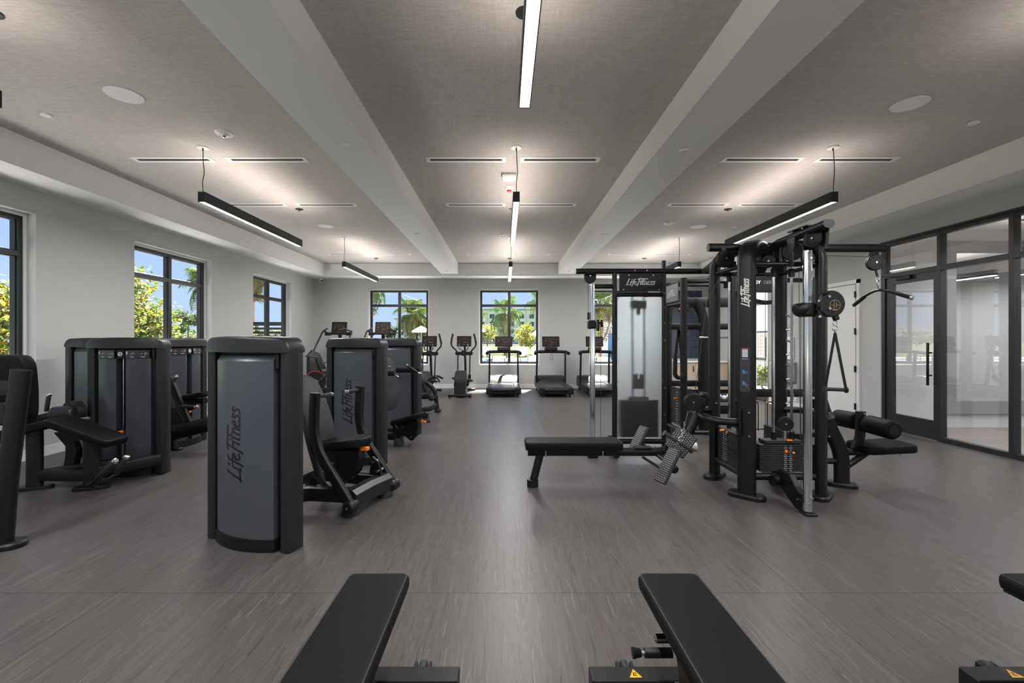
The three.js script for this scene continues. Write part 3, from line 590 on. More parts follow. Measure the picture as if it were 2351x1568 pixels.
// oval foot plate with its long axis turned by a
const ovalFoot = (x, z, L, W, a = 0, h = 0.035) => tf(loft([[0, 0], [h * 0.7, 0], [h, 0.012]].map(([y, i]) => race(L - 2 * i, W - 2 * i).map(([p, q]) => V(p, y, -q)))), x, 0, z, 0, a);
function grip(parent, a, b, r = 0.017, chromeEnd = true) {
  const u = b.clone().sub(a), g = P(parent, 'hand_grip', M.rubber, rcy(a, a.clone().addScaledVector(u, 0.86), r));
  if (chromeEnd) P(g, 'end_cap', M.chrome, rcy(a.clone().addScaledVector(u, 0.84), b, r * 1.12));
  return g;
}

{ // chest press, nearest machine of the middle row
  const t = thing('chest_press', 'chest press nearest the camera, tall shrouded tower with vertical script logo, seat beside it', 'gym machine', [-1.862, 0, -3.39], -19.8 * R, 'selectorised machines');
  tower(t, 'logo');
  const c = -0.93, zn = -0.62, zf = -1.24;
  P(t, 'base_frame', M.powder, beam([V(-0.28, 0.13, -0.06), V(-0.1, 0.16, c + 0.32), V(0.32, 0.17, c + 0.26)], 0.08, 0.12, 0.1), beam([V(-0.5, 0.14, c - 0.2), V(0.3, 0.17, c - 0.18)], 0.08, 0.1), beam([V(-0.42, 0.14, -0.05), V(-0.5, 0.14, c - 0.24)], 0.08, 0.1));
  P(t, 'front_crossbar', M.shell, sweep([V(0.33, 0.16, c + 0.27), V(0.33, 0.17, c), V(0.33, 0.16, c - 0.27)], [[-0.09, -0.07], [0.02, -0.07], [0.055, -0.04], [0.055, 0.03], [0.02, 0.075], [-0.09, 0.075]], V(0, 1, 0), 0.4));
  for (const z of [c + 0.24, c - 0.24]) P(t, 'foot', M.rubber, footGeo(0.33, z, 0.075, 0.08));
  P(t, 'foot', M.rubber, footGeo(-0.5, c - 0.2, 0.07, 0.09));
  const bend = (x) => 0.16 * Math.max(0, x + 0.24) ** 1.0 + (x > 0.12 ? -0.9 * (x - 0.12) ** 2 : 0), tp = (x) => 1 - 0.35 * Math.max(0, (x + 0.05) / 0.3) ** 2;
  const st = P(t, 'seat', M.vinyl, tf(pad(0.5, 0.38, 0.075, 0.11, bend, tp), 0.06, 0.51, c)); P(st, 'piping', M.thread, tf(piping(0.5, 0.38, 0.075, 0.11, 0.016, bend, 0.003, tp), 0.06, 0.51, c));
  const bp = P(t, 'backrest', M.vinylGrey, tf(pad(0.72, 0.34, 0.075, 0.14, (x) => 0.3 * x * x), -0.3, 0.84, c, 0, 0, 114 * R)); P(bp, 'backing_board', M.black, tf(rb(0.6, 0.02, 0.24, 0.008), -0.35, 0.82, c, 0, 0, 114 * R));
  P(t, 'seat_bracket', M.black, ext([[-0.14, 0.46], [0.25, 0.5], [0.26, 0.42], [0.22, 0.3], [0.14, 0.22], [0.04, 0.19], [-0.06, 0.22], [-0.12, 0.32]], 0.09, 0.006, [0, 0, c]), beam([V(0.06, 0.24, c), V(-0.02, 0.14, c)], 0.09, 0.09, 0));
  P(t, 'adjust_wheel', M.powder, cy(V(-0.02, 0.36, c + 0.045), V(-0.02, 0.36, c + 0.062), 0.048, 20), cy(V(0.04, 0.22, c + 0.045), V(0.04, 0.22, c + 0.066), 0.052, 20));
  P(t, 'adjust_bolt', M.steel, bolt(V(-0.02, 0.36, c + 0.062), V(0, 0, 1)), bolt(V(0.04, 0.22, c + 0.066), V(0, 0, 1)));
  P(t, 'backrest_post', M.powder, beam([V(-0.2, 0.14, c), V(-0.34, 0.5, c), V(-0.47, 1.0, c)], 0.07, 0.05, 0.1, V(1, 0, 0)));
  const lv = P(t, 'seat_lever', M.orange, rb(0.075, 0.035, 0.05, 0.008, 0.295, 0.51, c + 0.01, 0, 0, 0.1)); P(lv, 'lever_rod', M.black, cy(V(0.2, 0.49, c), V(0.27, 0.505, c), 0.012));
  for (const [z, s] of [[zn, 1], [zf, -1]]) {
    const a = P(t, 'press_arm', M.powder, sweep(roundPath([V(0.0, 1.04, z), V(-0.025, 0.6, z), V(0.38, 0.1, z)], 0.2, 8), race(0.1, 0.058).map(([p, q]) => [p, q]), V(1, 0, 0)));
    grip(a, V(0.0, 1.005, z - s * 0.02), V(0.0, 1.005, z - s * 0.22), 0.018);
    const pv = P(t, 'arm_pivot', M.powder, rcy(V(0.38, 0.095, z - 0.055), V(0.38, 0.095, z + 0.055), 0.055)); P(pv, 'pivot_bolt', M.steel, bolt(V(0.38, 0.095, z + 0.055), V(0, 0, 1)));
    P(t, 'pivot_tube', M.powder, cy(V(0.38, 0.1, z - s * 0.03), V(0.34, 0.12, z - s * 0.12), 0.045));
  }
  P(t, 'linkage', M.black, ext([[0.2, 0.2], [0.24, 0.38], [0.3, 0.34], [0.34, 0.22], [0.3, 0.16]], 0.03, 0.004, [0, 0, zf + 0.12])); P(t, 'linkage', M.black, beam([V(-0.1, 0.3, zn - 0.06), V(0.16, 0.14, zn - 0.06)], 0.04, 0.05, 0));
  P(t, 'linkage_bolt', M.chrome, cy(V(0.24, 0.33, zf + 0.16), V(0.24, 0.33, zf + 0.06), 0.018), cy(V(0.31, 0.26, zf + 0.16), V(0.31, 0.26, zf + 0.07), 0.014), cy(V(0.02, 0.22, zn - 0.1), V(0.02, 0.22, zn - 0.02), 0.02));
}
{ // shoulder press, second machine of the middle row
  const t = thing('shoulder_press', 'shoulder press with script logo tower just behind the chest press seat', 'gym machine', [-1.825, 0, -5.63], -18 * R, 'selectorised machines');
  tower(t, 'logo');
  const c = -0.9;
  P(t, 'base_frame', M.powder, beam([V(-0.3, 0.12, -0.05), V(-0.2, 0.13, c), V(0.1, 0.13, c)], 0.09, 0.1, 0.12), beam([V(-0.6, 0.12, c + 0.3), V(-0.6, 0.12, c - 0.3)], 0.08, 0.09));
  P(t, 'foot', M.rubber, footGeo(0.05, c, 0.075, 0.12)); P(t, 'foot', M.rubber, footGeo(-0.6, c + 0.28), footGeo(-0.6, c - 0.28));
  const bend = (x) => 0.3 * x + (x > 0.1 ? -0.6 * (x - 0.1) ** 2 : 0);
  const st = P(t, 'seat', M.vinyl, tf(pad(0.46, 0.34, 0.07, 0.1, bend), 0.2, 0.4, c)); P(st, 'piping', M.thread, tf(piping(0.46, 0.34, 0.07, 0.1, 0.016, bend), 0.2, 0.4, c));
  P(t, 'seat_bracket', M.black, ext([[-0.04, 0.34], [0.36, 0.42], [0.38, 0.3], [0.33, 0.16], [0.26, 0.1], [0.1, 0.2], [-0.02, 0.22]], 0.08, 0.006, [0, 0, c]), beam([V(-0.05, 0.22, c), V(0.3, 0.14, c)], 0.06, 0.06, 0));
  P(t, 'adjust_wheel', M.powder, cy(V(0.28, 0.15, c + 0.04), V(0.28, 0.15, c + 0.06), 0.05, 18), cy(V(0.02, 0.16, c + 0.04), V(0.02, 0.16, c + 0.06), 0.045, 18), cy(V(0.14, 0.28, c + 0.04), V(0.14, 0.28, c + 0.06), 0.045, 18));
  P(t, 'adjust_bolt', M.steel, bolt(V(0.28, 0.15, c + 0.06), V(0, 0, 1)), bolt(V(0.14, 0.28, c + 0.06), V(0, 0, 1)), tube([V(0.02, 0.38, c + 0.1), V(0.06, 0.3, c + 0.1), V(0.1, 0.27, c + 0.1)], 0.01, 0.03, 8));
  P(t, 'seat_lever', M.orange, rb(0.07, 0.03, 0.04, 0.006, 0.44, 0.36, c));
  P(t, 'backrest', M.vinylGrey, tf(pad(0.75, 0.34, 0.075, 0.12, (x) => 0.3 * x * x), -0.1, 0.88, c, 0, 0, 97 * R));
  P(t, 'upright', M.powder, beam([V(-0.5, 0.1, c), V(-0.42, 0.7, c), V(-0.5, 1.1, c)], 0.08, 0.06, 0.15, V(1, 0, 0)), beam([V(-0.42, 0.7, c), V(-0.16, 0.72, c)], 0.06, 0.06, 0));
  for (const [z, s] of [[-0.55, 1], [-1.25, -1]]) {
    const a = P(t, 'press_arm', M.powder, beam([V(-0.55, 1.0, c + s * 0.12), V(-0.4, 1.04, z), V(0.2, 1.06, z)], 0.05, 0.075, 0.15));
    const g = grip(a, V(0.2, 1.02, z - s * 0.06), V(0.03, 1.14, z - s * 0.12), 0.017); P(g, 'bail', M.chrome, tube([V(0.18, 1.05, z), V(0.25, 1.0, z - s * 0.02), V(0.2, 1.02, z - s * 0.06)], 0.009, 0.04, 8));
  }
}
{ // third tower of the middle row
  const t = thing('lat_machine', 'farthest shrouded machine of the centre row, beside the back extension bench', 'gym machine', [-1.73, 0, -7.4], -18 * R, 'selectorised machines');
  tower(t, 'logo');
  P(t, 'base_frame', M.powder, beam([V(-0.3, 0.12, -0.05), V(-0.25, 0.12, -0.9), V(0.05, 0.12, -0.95)], 0.09, 0.1, 0.12)); P(t, 'foot', M.rubber, footGeo(0.02, -0.95, 0.07, 0.08));
  P(t, 'seat', M.vinyl, tf(pad(0.42, 0.34, 0.07, 0.1), -0.2, 0.5, -0.9)); P(t, 'seat_post', M.powder, beam([V(-0.2, 0.14, -0.9), V(-0.2, 0.47, -0.9)], 0.08, 0.08, 0, V(1, 0, 0)));
}
{ // prone leg curl in the left row: angled bench in front of a tower with its stack to the camera
  const t = world('leg_curl_machine', 'prone leg curl in the left row with angled bench pads and orange selector pin', 'gym machine', [-4.215, 0, 5.12], 'selectorised machines');
  turnedTower(t, 5 * R);
  const z = -4.585;
  for (const x of [-4.73, -4.16]) { P(t, 'post', M.powder, sweep([V(x, 0.02, z), V(x, x < -4.5 ? 0.6 : 0.54, z)], race(0.15, 0.085), V(1, 0, 0))); P(t, 'foot', M.powder, ovalFoot(x, z, 0.3, 0.13, 25 * R)); }
  P(t, 'base_rail', M.powder, beam([V(-4.73, 0.14, z), V(-4.16, 0.14, z)], 0.06, 0.11, 0), beam([V(-4.13, 0.17, z), V(-3.76, 0.2, -4.98)], 0.07, 0.11, 0), beam([V(-4.66, 0.16, z), V(-4.3, 0.15, -5.02)], 0.07, 0.08, 0));
  const p2 = P(t, 'torso_pad', M.vinyl, tf(pad(0.66, 0.3, 0.075, 0.05), -4.2, 0.585, z, 0, 0, -20 * R)); P(p2, 'piping', M.thread, tf(piping(0.66, 0.3, 0.075, 0.05, 0.014), -4.2, 0.585, z, 0, 0, -20 * R)); P(p2, 'pad_bracket', M.black, rb(0.3, 0.05, 0.12, 0.01, -4.13, 0.53, z, 0, 0, -20 * R));
  const p1 = P(t, 'thigh_pad', M.vinyl, tf(pad(0.62, 0.3, 0.08, 0.05), -4.81, 0.6, z - 0.02, 0, 0, 14 * R)); P(p1, 'piping', M.thread, tf(piping(0.62, 0.3, 0.08, 0.05, 0.014), -4.81, 0.6, z - 0.02, 0, 0, 14 * R));
  grip(t, V(-3.925, 0.175, -4.4), V(-3.75, 0.345, -4.4), 0.024); grip(t, V(-3.855, 0.165, -4.52), V(-3.745, 0.355, -4.52), 0.024);
  P(t, 'handle_bar', M.powder, tube([V(-4.12, 0.14, z + 0.04), V(-4.06, 0.09, -4.42), V(-3.98, 0.12, -4.4), V(-3.925, 0.18, -4.4)], 0.014, 0.04), tube([V(-3.98, 0.12, -4.4), V(-3.9, 0.13, -4.46), V(-3.855, 0.17, -4.52)], 0.014, 0.03));
  P(t, 'cam', M.shell, cy(V(-4.68, 0.72, -4.9), V(-4.66, 0.72, -4.98), 0.125, 28), rcy(V(-4.84, 0.7, -4.88), V(-4.6, 0.72, -4.9), 0.085)); P(t, 'cam_axle', M.steel, cy(V(-4.66, 0.65, -4.86), V(-4.46, 0.66, -4.9), 0.018));
  P(t, 'leg_arm', M.powder, beam([V(-4.78, 0.72, -4.9), V(-5.15, 0.62, -4.86), V(-5.25, 0.48, -4.8)], 0.05, 0.07, 0.1), ext([[-4.86, 0.5], [-4.7, 0.52], [-4.62, 0.3], [-4.66, 0.12], [-4.76, 0.12], [-4.72, 0.34]], 0.08, 0.005, [0, 0, -4.95]));
  P(t, 'ankle_roller', M.vinyl, rcy(V(-5.25, 0.48, -4.85), V(-5.25, 0.48, -4.4), 0.08)); grip(t, V(-4.89, 0.74, -4.86), V(-4.86, 0.93, -4.86), 0.02);
}
{ // leg extension between the left towers
  const t = world('leg_extension_machine', 'leg extension in the left row with black roller pad and orange tipped handles', 'gym machine', [-4.62, 0, 6.5], 'selectorised machines');
  turnedTower(t, 82 * R);
  const z = -6.0;
  P(t, 'backrest_post', M.powder, beam([V(-4.42, 1.0, z), V(-4.15, 0.38, z)], 0.06, 0.09, 0, V(1, 0, 0)));
  P(t, 'seat', M.vinyl, tf(pad(0.42, 0.34, 0.07, 0.06, (x) => 0.12 * Math.max(0, x)), -4.2, 0.74, z - 0.2, 0, 0, 0.1)); P(t, 'seat_bracket', M.black, rb(0.3, 0.06, 0.1, 0.01, -4.22, 0.67, z - 0.2));
  P(t, 'backrest', M.vinyl, tf(pad(0.5, 0.34, 0.07, 0.08), -4.66, 0.98, z - 0.02, 0, 0, 112 * R));
  const rl = P(t, 'roller_pad', M.vinyl, rcy(V(-4.3, 0.3, z + 0.12), V(-3.82, 0.41, z), 0.095, 0.25)); P(rl, 'roller_axle', M.steel, cy(V(-4.34, 0.29, z + 0.13), V(-4.28, 0.305, z + 0.11), 0.03));
  P(t, 'lever_arm', M.powder, ext([[-4.42, 0.62], [-4.3, 0.6], [-4.2, 0.44], [-4.24, 0.3], [-4.36, 0.26], [-4.42, 0.4]], 0.07, 0.006, [0, 0, z])); P(t, 'lever_arm', M.powder, beam([V(-4.08, 0.56, z - 0.3), V(-3.95, 0.44, z - 0.2), V(-3.6, 0.46, z - 0.2)], 0.05, 0.06, 0.06));
  P(t, 'frame_post', M.powder, beam([V(-4.52, 0.02, -6.2), V(-4.5, 0.6, -6.18)], 0.09, 0.09, 0, V(1, 0, 0)), beam([V(-4.5, 0.5, -6.2), V(-4.2, 0.62, -6.2)], 0.07, 0.09, 0)); P(t, 'foot', M.powder, ovalFoot(-4.52, -6.22, 0.24, 0.12, 0));
  for (const [a, b] of [[V(-4.4, 0.88, z), V(-4.32, 1.03, z)], [V(-4.28, 0.635, z + 0.02), V(-4.03, 0.625, z + 0.02)]]) { const g = grip(t, a, b, 0.019); P(g, 'tip', M.orange, sph(0.016, b.x, b.y, b.z)); }
}
{ // plain tower back by the left wall
  const t = thing('calf_machine', 'shrouded machine tower close to the left wall, mostly behind the leg curl tower', 'gym machine', [-5.26, 0, -5.95], 4 * R, 'selectorised machines');
  tower(t, 'logo', false);
  P(t, 'base_frame', M.powder, beam([V(0, 0.1, -0.1), V(0, 0.1, -0.8)], 0.09, 0.1, 0)); P(t, 'foot', M.rubber, footGeo(0, -0.8)); P(t, 'seat', M.vinyl, tf(pad(0.4, 0.34, 0.07, 0.1), 0, 0.5, -0.75)); P(t, 'seat_post', M.powder, beam([V(0, 0.13, -0.75), V(0, 0.47, -0.75)], 0.08, 0.08, 0, V(1, 0, 0)));
}
{ // machine cut by the left edge of the picture
  const t = world('seated_press_machine', 'black machine frame with tall rounded backrest at the left edge of the room', 'gym machine', [-3.62, 0, 3.3], 'selectorised machines');
  P(t, 'upright_post', M.powder, sweep(roundPath([V(-3.625, 0.03, -3.29), V(-3.59, 0.5, -3.29), V(-3.49, 1.285, -3.29)], 0.3), race(0.13, 0.09), V(1, 0, 0)));
  P(t, 'foot', M.powder, ovalFoot(-3.62, -3.29, 0.26, 0.17, 20 * R, 0.045));
  P(t, 'cross_member', M.powder, beam([V(-3.52, 1.15, -3.3), V(-4.0, 1.16, -3.32)], 0.07, 0.11, 0), rb(0.34, 0.17, 0.1, 0.02, -3.74, 0.97, -3.31), beam([V(-3.6, 0.2, -3.29), V(-4.6, 0.2, -3.35)], 0.08, 0.1, 0));
  P(t, 'backrest', M.vinyl, tf(pad(0.52, 0.56, 0.09, 0.09, (x) => 0.2 * x * x), -3.79, 1.13, -3.47, 0, 75 * R, 92 * R));
  P(t, 'rear_post', M.powder, beam([V(-4.6, 0.02, -3.35), V(-4.55, 1.0, -3.35)], 0.09, 0.09, 0, V(1, 0, 0))); P(t, 'rear_foot', M.powder, ovalFoot(-4.6, -3.35, 0.26, 0.15));
}
{ // back extension bench beyond the middle row
  const t = world('back_extension_bench', 'curved tube back extension bench with hand grips beyond the centre row', 'gym bench', [-1.7, 0, 9.5]);
  const z = -9.5;
  P(t, 'main_leg', M.powder, tube([V(-1.95, 0.8, z), V(-1.6, 0.6, z), V(-1.45, 0.46, z), V(-1.4, 0.05, z)], 0.045, 0.16)); P(t, 'foot', M.rubber, rb(0.13, 0.07, 0.16, 0.02, -1.39, 0.035, z));
  P(t, 'side_loop', M.powder, sweep(roundPath([V(-1.9, 1.15, z + 0.2), V(-1.75, 0.82, z + 0.2), V(-1.56, 0.36, z + 0.2), V(-1.5, 0.27, z + 0.18), V(-1.4, 0.34, z + 0.04)], 0.08), race(0.07, 0.045), V(1, 0, 0)));
  P(t, 'base_loop', M.powder, beam([V(-2.4, 0.06, z), V(-1.8, 0.07, z + 0.22), V(-1.5, 0.1, z + 0.2), V(-1.42, 0.16, z)], 0.07, 0.1, 0.15));
  P(t, 'handlebar', M.powder, tube([V(-1.6, 0.66, z), V(-1.55, 0.71, z - 0.02), V(-1.4, 0.76, z), V(-1.28, 0.7, z)], 0.022, 0.06), tube([V(-1.45, 0.74, z), V(-1.38, 0.72, z + 0.1), V(-1.33, 0.64, z + 0.14)], 0.02, 0.05));
  P(t, 'hip_pad', M.vinyl, tf(pad(0.32, 0.5, 0.08, 0.08), -1.85, 0.98, z, 0, 0, 0.8)); P(t, 'ankle_pad', M.vinyl, rcy(V(-2.3, 0.35, z - 0.22), V(-2.3, 0.35, z + 0.22), 0.06)); P(t, 'rear_leg', M.powder, tube([V(-1.9, 0.9, z), V(-2.3, 0.35, z), V(-2.4, 0.05, z)], 0.04, 0.1));
}
// ------------------------------------------------------------------ cable multi-station in front on the right
const stackTex = canvasTex(128, 512, (c, w, h) => {
  c.fillStyle = '#151515'; c.fillRect(0, 0, w, h); c.fillStyle = '#c9c9c6'; c.font = 'bold 24px sans-serif'; c.textAlign = 'center';
  ['5', '12.5', '20', '27.5', '35', '42.5', '50', '57.5', '65', '72.5', '80', '87.5', '95'].forEach((s, i) => { for (const x of [32, 96]) c.fillText(s, x, 30 + i * 39.2); });
  c.fillStyle = '#000'; for (let i = 0; i < 13; i++) { c.beginPath(); c.arc(64, 22 + i * 39.2, 8, 0, 7); c.fill(); }
});
M.stackNumbers = decalMat(stackTex, { roughness: 0.6 });
M.plate = mat({ color: lin(0.0145, 0.0145, 0.0145), roughness: 0.6, bumpMap: rep(grain, 5, 5), bumpScale: 0.0004 });
// weight stack: plates along local x (width w), faces +z; put with a matrix
function weightStack(t, n, w, dep, y0, h, pos, turn, numbers = true) {
  const mtx = new THREE.Matrix4().makeRotationY(turn).setPosition(pos);
  const st = P(t, 'weight_stack', M.plate, bx(w - 0.02, h - 0.01, dep - 0.02, 0, y0 + h / 2 - 0.008, 0).applyMatrix4(mtx));
  const ph = h / n;
  for (let i = 0; i < n; i++) P(st, 'weight_plate', M.plate, rb(w, ph - 0.0035, dep, 0.003, 0, y0 + (i + 0.5) * ph, 0, 0, 0, 0, 1).applyMatrix4(mtx));
  if (numbers) P(st, 'weight_numbers', M.stackNumbers, plane(0.1, h * 0.98, 0, y0 + h * 0.5, dep / 2 + 0.0015).applyMatrix4(mtx));
  return { st, mtx };
}
function pulleyGeo(c, axis, r = 0.08, w = 0.035) {   // grooved wheel
  const L = [[0, -w / 2], [r * 0.92, -w / 2], [r, -w * 0.42], [r, -w * 0.2], [r * 0.9, 0], [r, w * 0.2], [r, w * 0.42], [r * 0.92, w / 2], [0, w / 2]];
  return align(toCreasedNormals(fin(new THREE.LatheGeometry(L.map((p) => new THREE.Vector2(p[0], p[1])), 30)), 0.5), c, c.clone().add(axis));
}
function pulley(t, c, axis, r = 0.08, w = 0.035) {
  const p = P(t, 'pulley', M.black, pulleyGeo(c, axis, r, w));
  P(p, 'pulley_bolt', M.steel, bolt(c.clone().addScaledVector(axis, w / 2), axis, 0.009)); P(p, 'pulley_ring', M.powder, align(ring(r * 0.68, 0.002, 0, 0, 0, Math.PI / 2), c.clone().addScaledVector(axis, w / 2), c.clone().addScaledVector(axis, 1)));
  return p;
}
const wire = (t, ...pts) => P(t, 'cable', M.cable, tube(pts, 0.003, 0.02, 6));
{
  const t = world('cable_station', 'four post cable station on the right with silver pulley column and script logo post', 'gym machine', [2.665, 0, 4.67]);
  const cx = 2.665, cd = 4.67, a = 0.355, Y = 0;
  const posts = [[-1, -1, 'P1'], [1, -1], [-1, 1], [1, 1]].map(([sx, sd]) => [cx + sx * a, cd + sd * (sd < 0 ? 0.33 : 0.33), sx, sd]);
  for (const [x, d, sx, sd] of posts) {
    const tang = V(-sd * 1, 0, -sx * -1).set(sd, 0, -sx * -1);   // tangent to the square's corner, in world x, z
    const tg = V(1, 0, sx * sd > 0 ? 1 : -1).normalize();
    const inx = -sx * 0.707, ind = -sd * 0.707;
    const path = roundPath([D(x, 0.02, d), D(x, 2.36, d), D(x + inx * 0.2, 2.45, d + ind * 0.2), D(cx, 2.43, cd)], 0.17, 8);
    const wide = sx < 0 && sd < 0;
    const p = P(t, 'post', M.powder, sweep(path, race(wide ? 0.165 : 0.15, 0.092), tg));
    P(p, 'foot_plate', M.powder, ovalFoot(x, -d, 0.34, 0.17, sx * sd > 0 ? -45 * R : 45 * R, 0.045));
    for (const y of [0.6, 0.82]) P(p, 'post_bolt', M.steel, bolt(D(x + sx * 0.02, y, d - 0.075), V(0, 0, 1), 0.009));
  }
  { // print on the front left post; its broad face looks out to the corner
    const x = cx - a, d = cd - 0.33, n = V(-0.7071, 0, 0.7071), u = V(0.7071, 0, 0.7071), o = D(x, 0, d).addScaledVector(n, 0.0475);
    const at = (s, y) => { const q = o.clone().addScaledVector(u, s); return [q.x, y, q.z]; };
    const k = 0.068;
    P(t, 'post_logo', M.inkWhite, ribbon(SCRIPT, 0.16, (p, q) => at(0.035 - q * k, 1.82 + p * k)));
    const pl = canvasTex(128, 512, (c, w, h) => {
      c.fillStyle = '#2b313a'; c.fillRect(0, 0, w, h); c.fillStyle = '#d8d6d2'; c.fillRect(28, 6, 72, 104); c.fillStyle = '#b5482c'; c.fillRect(28, 6, 72, 16); c.fillStyle = '#8b8985'; for (let i = 0; i < 7; i++) c.fillRect(36, 32 + i * 10, 56, 3);
      c.fillStyle = '#c8ccd2'; c.fillRect(26, 128, 80, 6); c.strokeStyle = '#46505c'; c.lineWidth = 3; c.strokeRect(14, 190, 100, 300);
      for (const [y0, q] of [[270, 0], [400, 1]]) { c.fillStyle = '#3d86c6'; c.beginPath(); c.arc(44, y0, 14, 0, 7); c.fill(); c.fillRect(34, y0 + 10, 30, 22); c.strokeStyle = '#7f8a97'; c.lineWidth = 7; c.beginPath(); c.moveTo(60, y0 + 6); c.lineTo(100, y0 + (q ? 34 : 4)); c.moveTo(60, y0 + 24); c.lineTo(98, y0 + (q ? 58 : 24)); c.stroke(); }
    });
    const g = plane(0.088, 0.42, 0, 0, 0, 0, -45 * R); const c0 = at(0.0, 1.3); g.translate(c0[0] + n.x * 0.0012, 1.22, c0[2] + n.z * 0.0012);
    P(t, 'instruction_placard', decalMat(pl), g);
  }
  const bar = (p, q, r = 0.027) => cy(p, q, r, 14);
  const [x0, x1, d0, d1] = [cx - a, cx + a, cd - 0.33, cd + 0.33];
  for (const [p, q] of [[[x0, d0], [x1, d0]], [[x1, d0], [x1, d1]], [[x1, d1], [x0, d1]], [[x0, d1], [x0, d0]]]) {
    P(t, 'bottom_rail', M.powder, bar(D(p[0], 0.2, p[1]), D(q[0], 0.2, q[1]), 0.033)); P(t, 'top_rail', M.powder, bar(D(p[0], 2.225, p[1]), D(q[0], 2.225, q[1]), 0.024));
  }
  P(t, 'rail_collar', M.powder, bar(D(cx - 0.12, 0.2, d0), D(cx + 0.1, 0.2, d0), 0.037)); P(t, 'rail_bolt', M.steel, bolt(D(cx - 0.1, 0.2, d0 - 0.034), V(0, 0, 1)), bolt(D(cx + 0.08, 0.2, d0 - 0.034), V(0, 0, 1)));
  // side U bars
  P(t, 'side_bar', M.powder, tube([D(x0, 0.71, d0 + 0.02), D(x0 - 0.3, 0.72, d0 + 0.05), D(x0 - 0.32, 0.74, d1 - 0.08), D(x0, 0.74, d1)], 0.036, 0.16));
  P(t, 'side_bar', M.powder, tube([D(x1, 0.72, d0 + 0.1), D(x1 + 0.22, 0.73, d0 + 0.12), D(x1 + 0.24, 0.75, d1 - 0.12), D(x1, 0.75, d1 - 0.06)], 0.036, 0.14));
  P(t, 'bar_bracket', M.powder, rb(0.02, 0.24, 0.06, 0.006, x0 - 0.062, 0.72, -d0 + 0.01, 0, -45 * R));
  // stacks and guide rods
  const f = weightStack(t, 13, 0.54, 0.16, 0.235, 0.26, D(2.73, 0, 4.46), 0);
  P(f.st, 'top_plate', M.plate, rb(0.36, 0.03, 0.13, 0.004, 2.7, 0.515, -4.46)); P(f.st, 'add_on_tab', M.orange, rb(0.055, 0.016, 0.02, 0.005, 2.75, 0.535, -4.39));
  const pin = P(f.st, 'selector_pin', M.orange, sph(0.014, 2.77, 0.42, -4.36), cy(D(2.71, 0.432, 4.37), D(2.71, 0.432, 4.385), 0.014)); pin.userData.label = 'orange selector pin';
  P(f.st, 'pin_cord', M.black, tube([D(2.76, 0.44, 4.37), D(2.8, 0.43, 4.36), D(2.775, 0.42, 4.365)], 0.004, 0.02, 6));
  for (const x of [2.645, 2.82]) { const g = P(t, 'guide_rod', M.chrome, cy(D(x, 0.5, 4.47), D(x, 2.19, 4.47), 0.0125)); P(g, 'rod_sleeve', M.black, cy(D(x, 0.5, 4.47), D(x, 0.6, 4.47), 0.024)); P(g, 'rod_sleeve', M.black, cy(D(x, 2.12, 4.47), D(x, 2.2, 4.47), 0.028)); }
  const l = weightStack(t, 15, 0.5, 0.15, 0.215, 0.35, D(2.385, 0, 4.77), -90 * R);
  P(l.st, 'selector_pin', M.orange, cy(D(2.29, 0.56, 4.75), D(2.25, 0.56, 4.75), 0.013), cy(D(2.31, 0.545, 4.72), D(2.3, 0.545, 4.72), 0.013));
  for (const d of [4.66, 4.86]) { const g = P(t, 'guide_rod', M.chrome, cy(D(2.4, 0.55, d), D(2.4, 2.19, d), 0.0125)); P(g, 'rod_sleeve', M.black, cy(D(2.4, 0.55, d), D(2.4, 0.64, d), 0.024)); P(g, 'rod_sleeve', M.black, cy(D(2.4, 2.12, d), D(2.4, 2.2, d), 0.028)); }
  weightStack(t, 15, 0.5, 0.15, 0.215, 0.35, D(2.95, 0, 4.8), 90 * R, false);
  pulley(t, D(2.73, 0.69, 4.42), V(-0.35, 0, 0.94), 0.068, 0.045); P(t, 'stack_yoke', M.chrome, cy(D(2.735, 0.53, 4.44), D(2.735, 0.63, 4.44), 0.018));
  wire(t, D(2.58, 0.52, 4.5), D(2.58, 2.2, 4.5)); wire(t, D(2.79, 0.7, 4.42), D(2.79, 2.3, 4.42)); wire(t, D(2.86, 0.56, 4.4), D(2.86, 2.2, 4.42)); wire(t, D(2.4, 0.6, 4.76), D(2.4, 2.2, 4.76));
  // D-rings on the rear post
  for (const y of [1.687, 1.42, 1.16, 0.9]) P(t, 'hook_ring', M.chrome, ring(0.08, 0.01, 3.0, y, -4.86, 0, 0, -Math.PI / 2, Math.PI));
  P(t, 'wire_rack', M.black, tube([D(2.9, 0.5, 5.02), D(2.9, 0.82, 5.02), D(2.96, 0.82, 5.02), D(2.96, 0.5, 5.02)], 0.006, 0.03, 6), tube([D(2.74, 0.5, 5.02), D(2.74, 0.82, 5.02), D(2.8, 0.82, 5.02), D(2.8, 0.5, 5.02)], 0.006, 0.03, 6), tube([D(2.62, 0.52, 5.02), D(2.97, 0.52, 5.02)], 0.006, 0, 6));
  // top: hub and three arms
  P(t, 'top_hub', M.powder, rb(0.3, 0.1, 0.3, 0.05, cx, 2.43, -cd));
  P(t, 'front_arm', M.powder, sweep(roundPath([D(2.6, 2.2, 4.62), D(2.61, 2.42, 4.42), D(2.61, 2.44, 3.66)], 0.16, 8), race(0.095, 0.07), V(1, 0, 0)), rb(0.09, 0.012, 0.26, 0.004, 2.61, 2.478, -4.0));
  P(t, 'arm_bolt', M.steel, bolt(D(2.565, 2.46, 3.92), V(-0.7, 0.7, 0)), bolt(D(2.565, 2.46, 4.06), V(-0.7, 0.7, 0)));
  P(t, 'left_arm', M.powder, sweep(roundPath([D(2.09, 2.45, cd), D(2.45, 2.45, cd), D(2.62, 2.3, cd + 0.06)], 0.12), race(0.085, 0.07), V(0, 1, 0)));
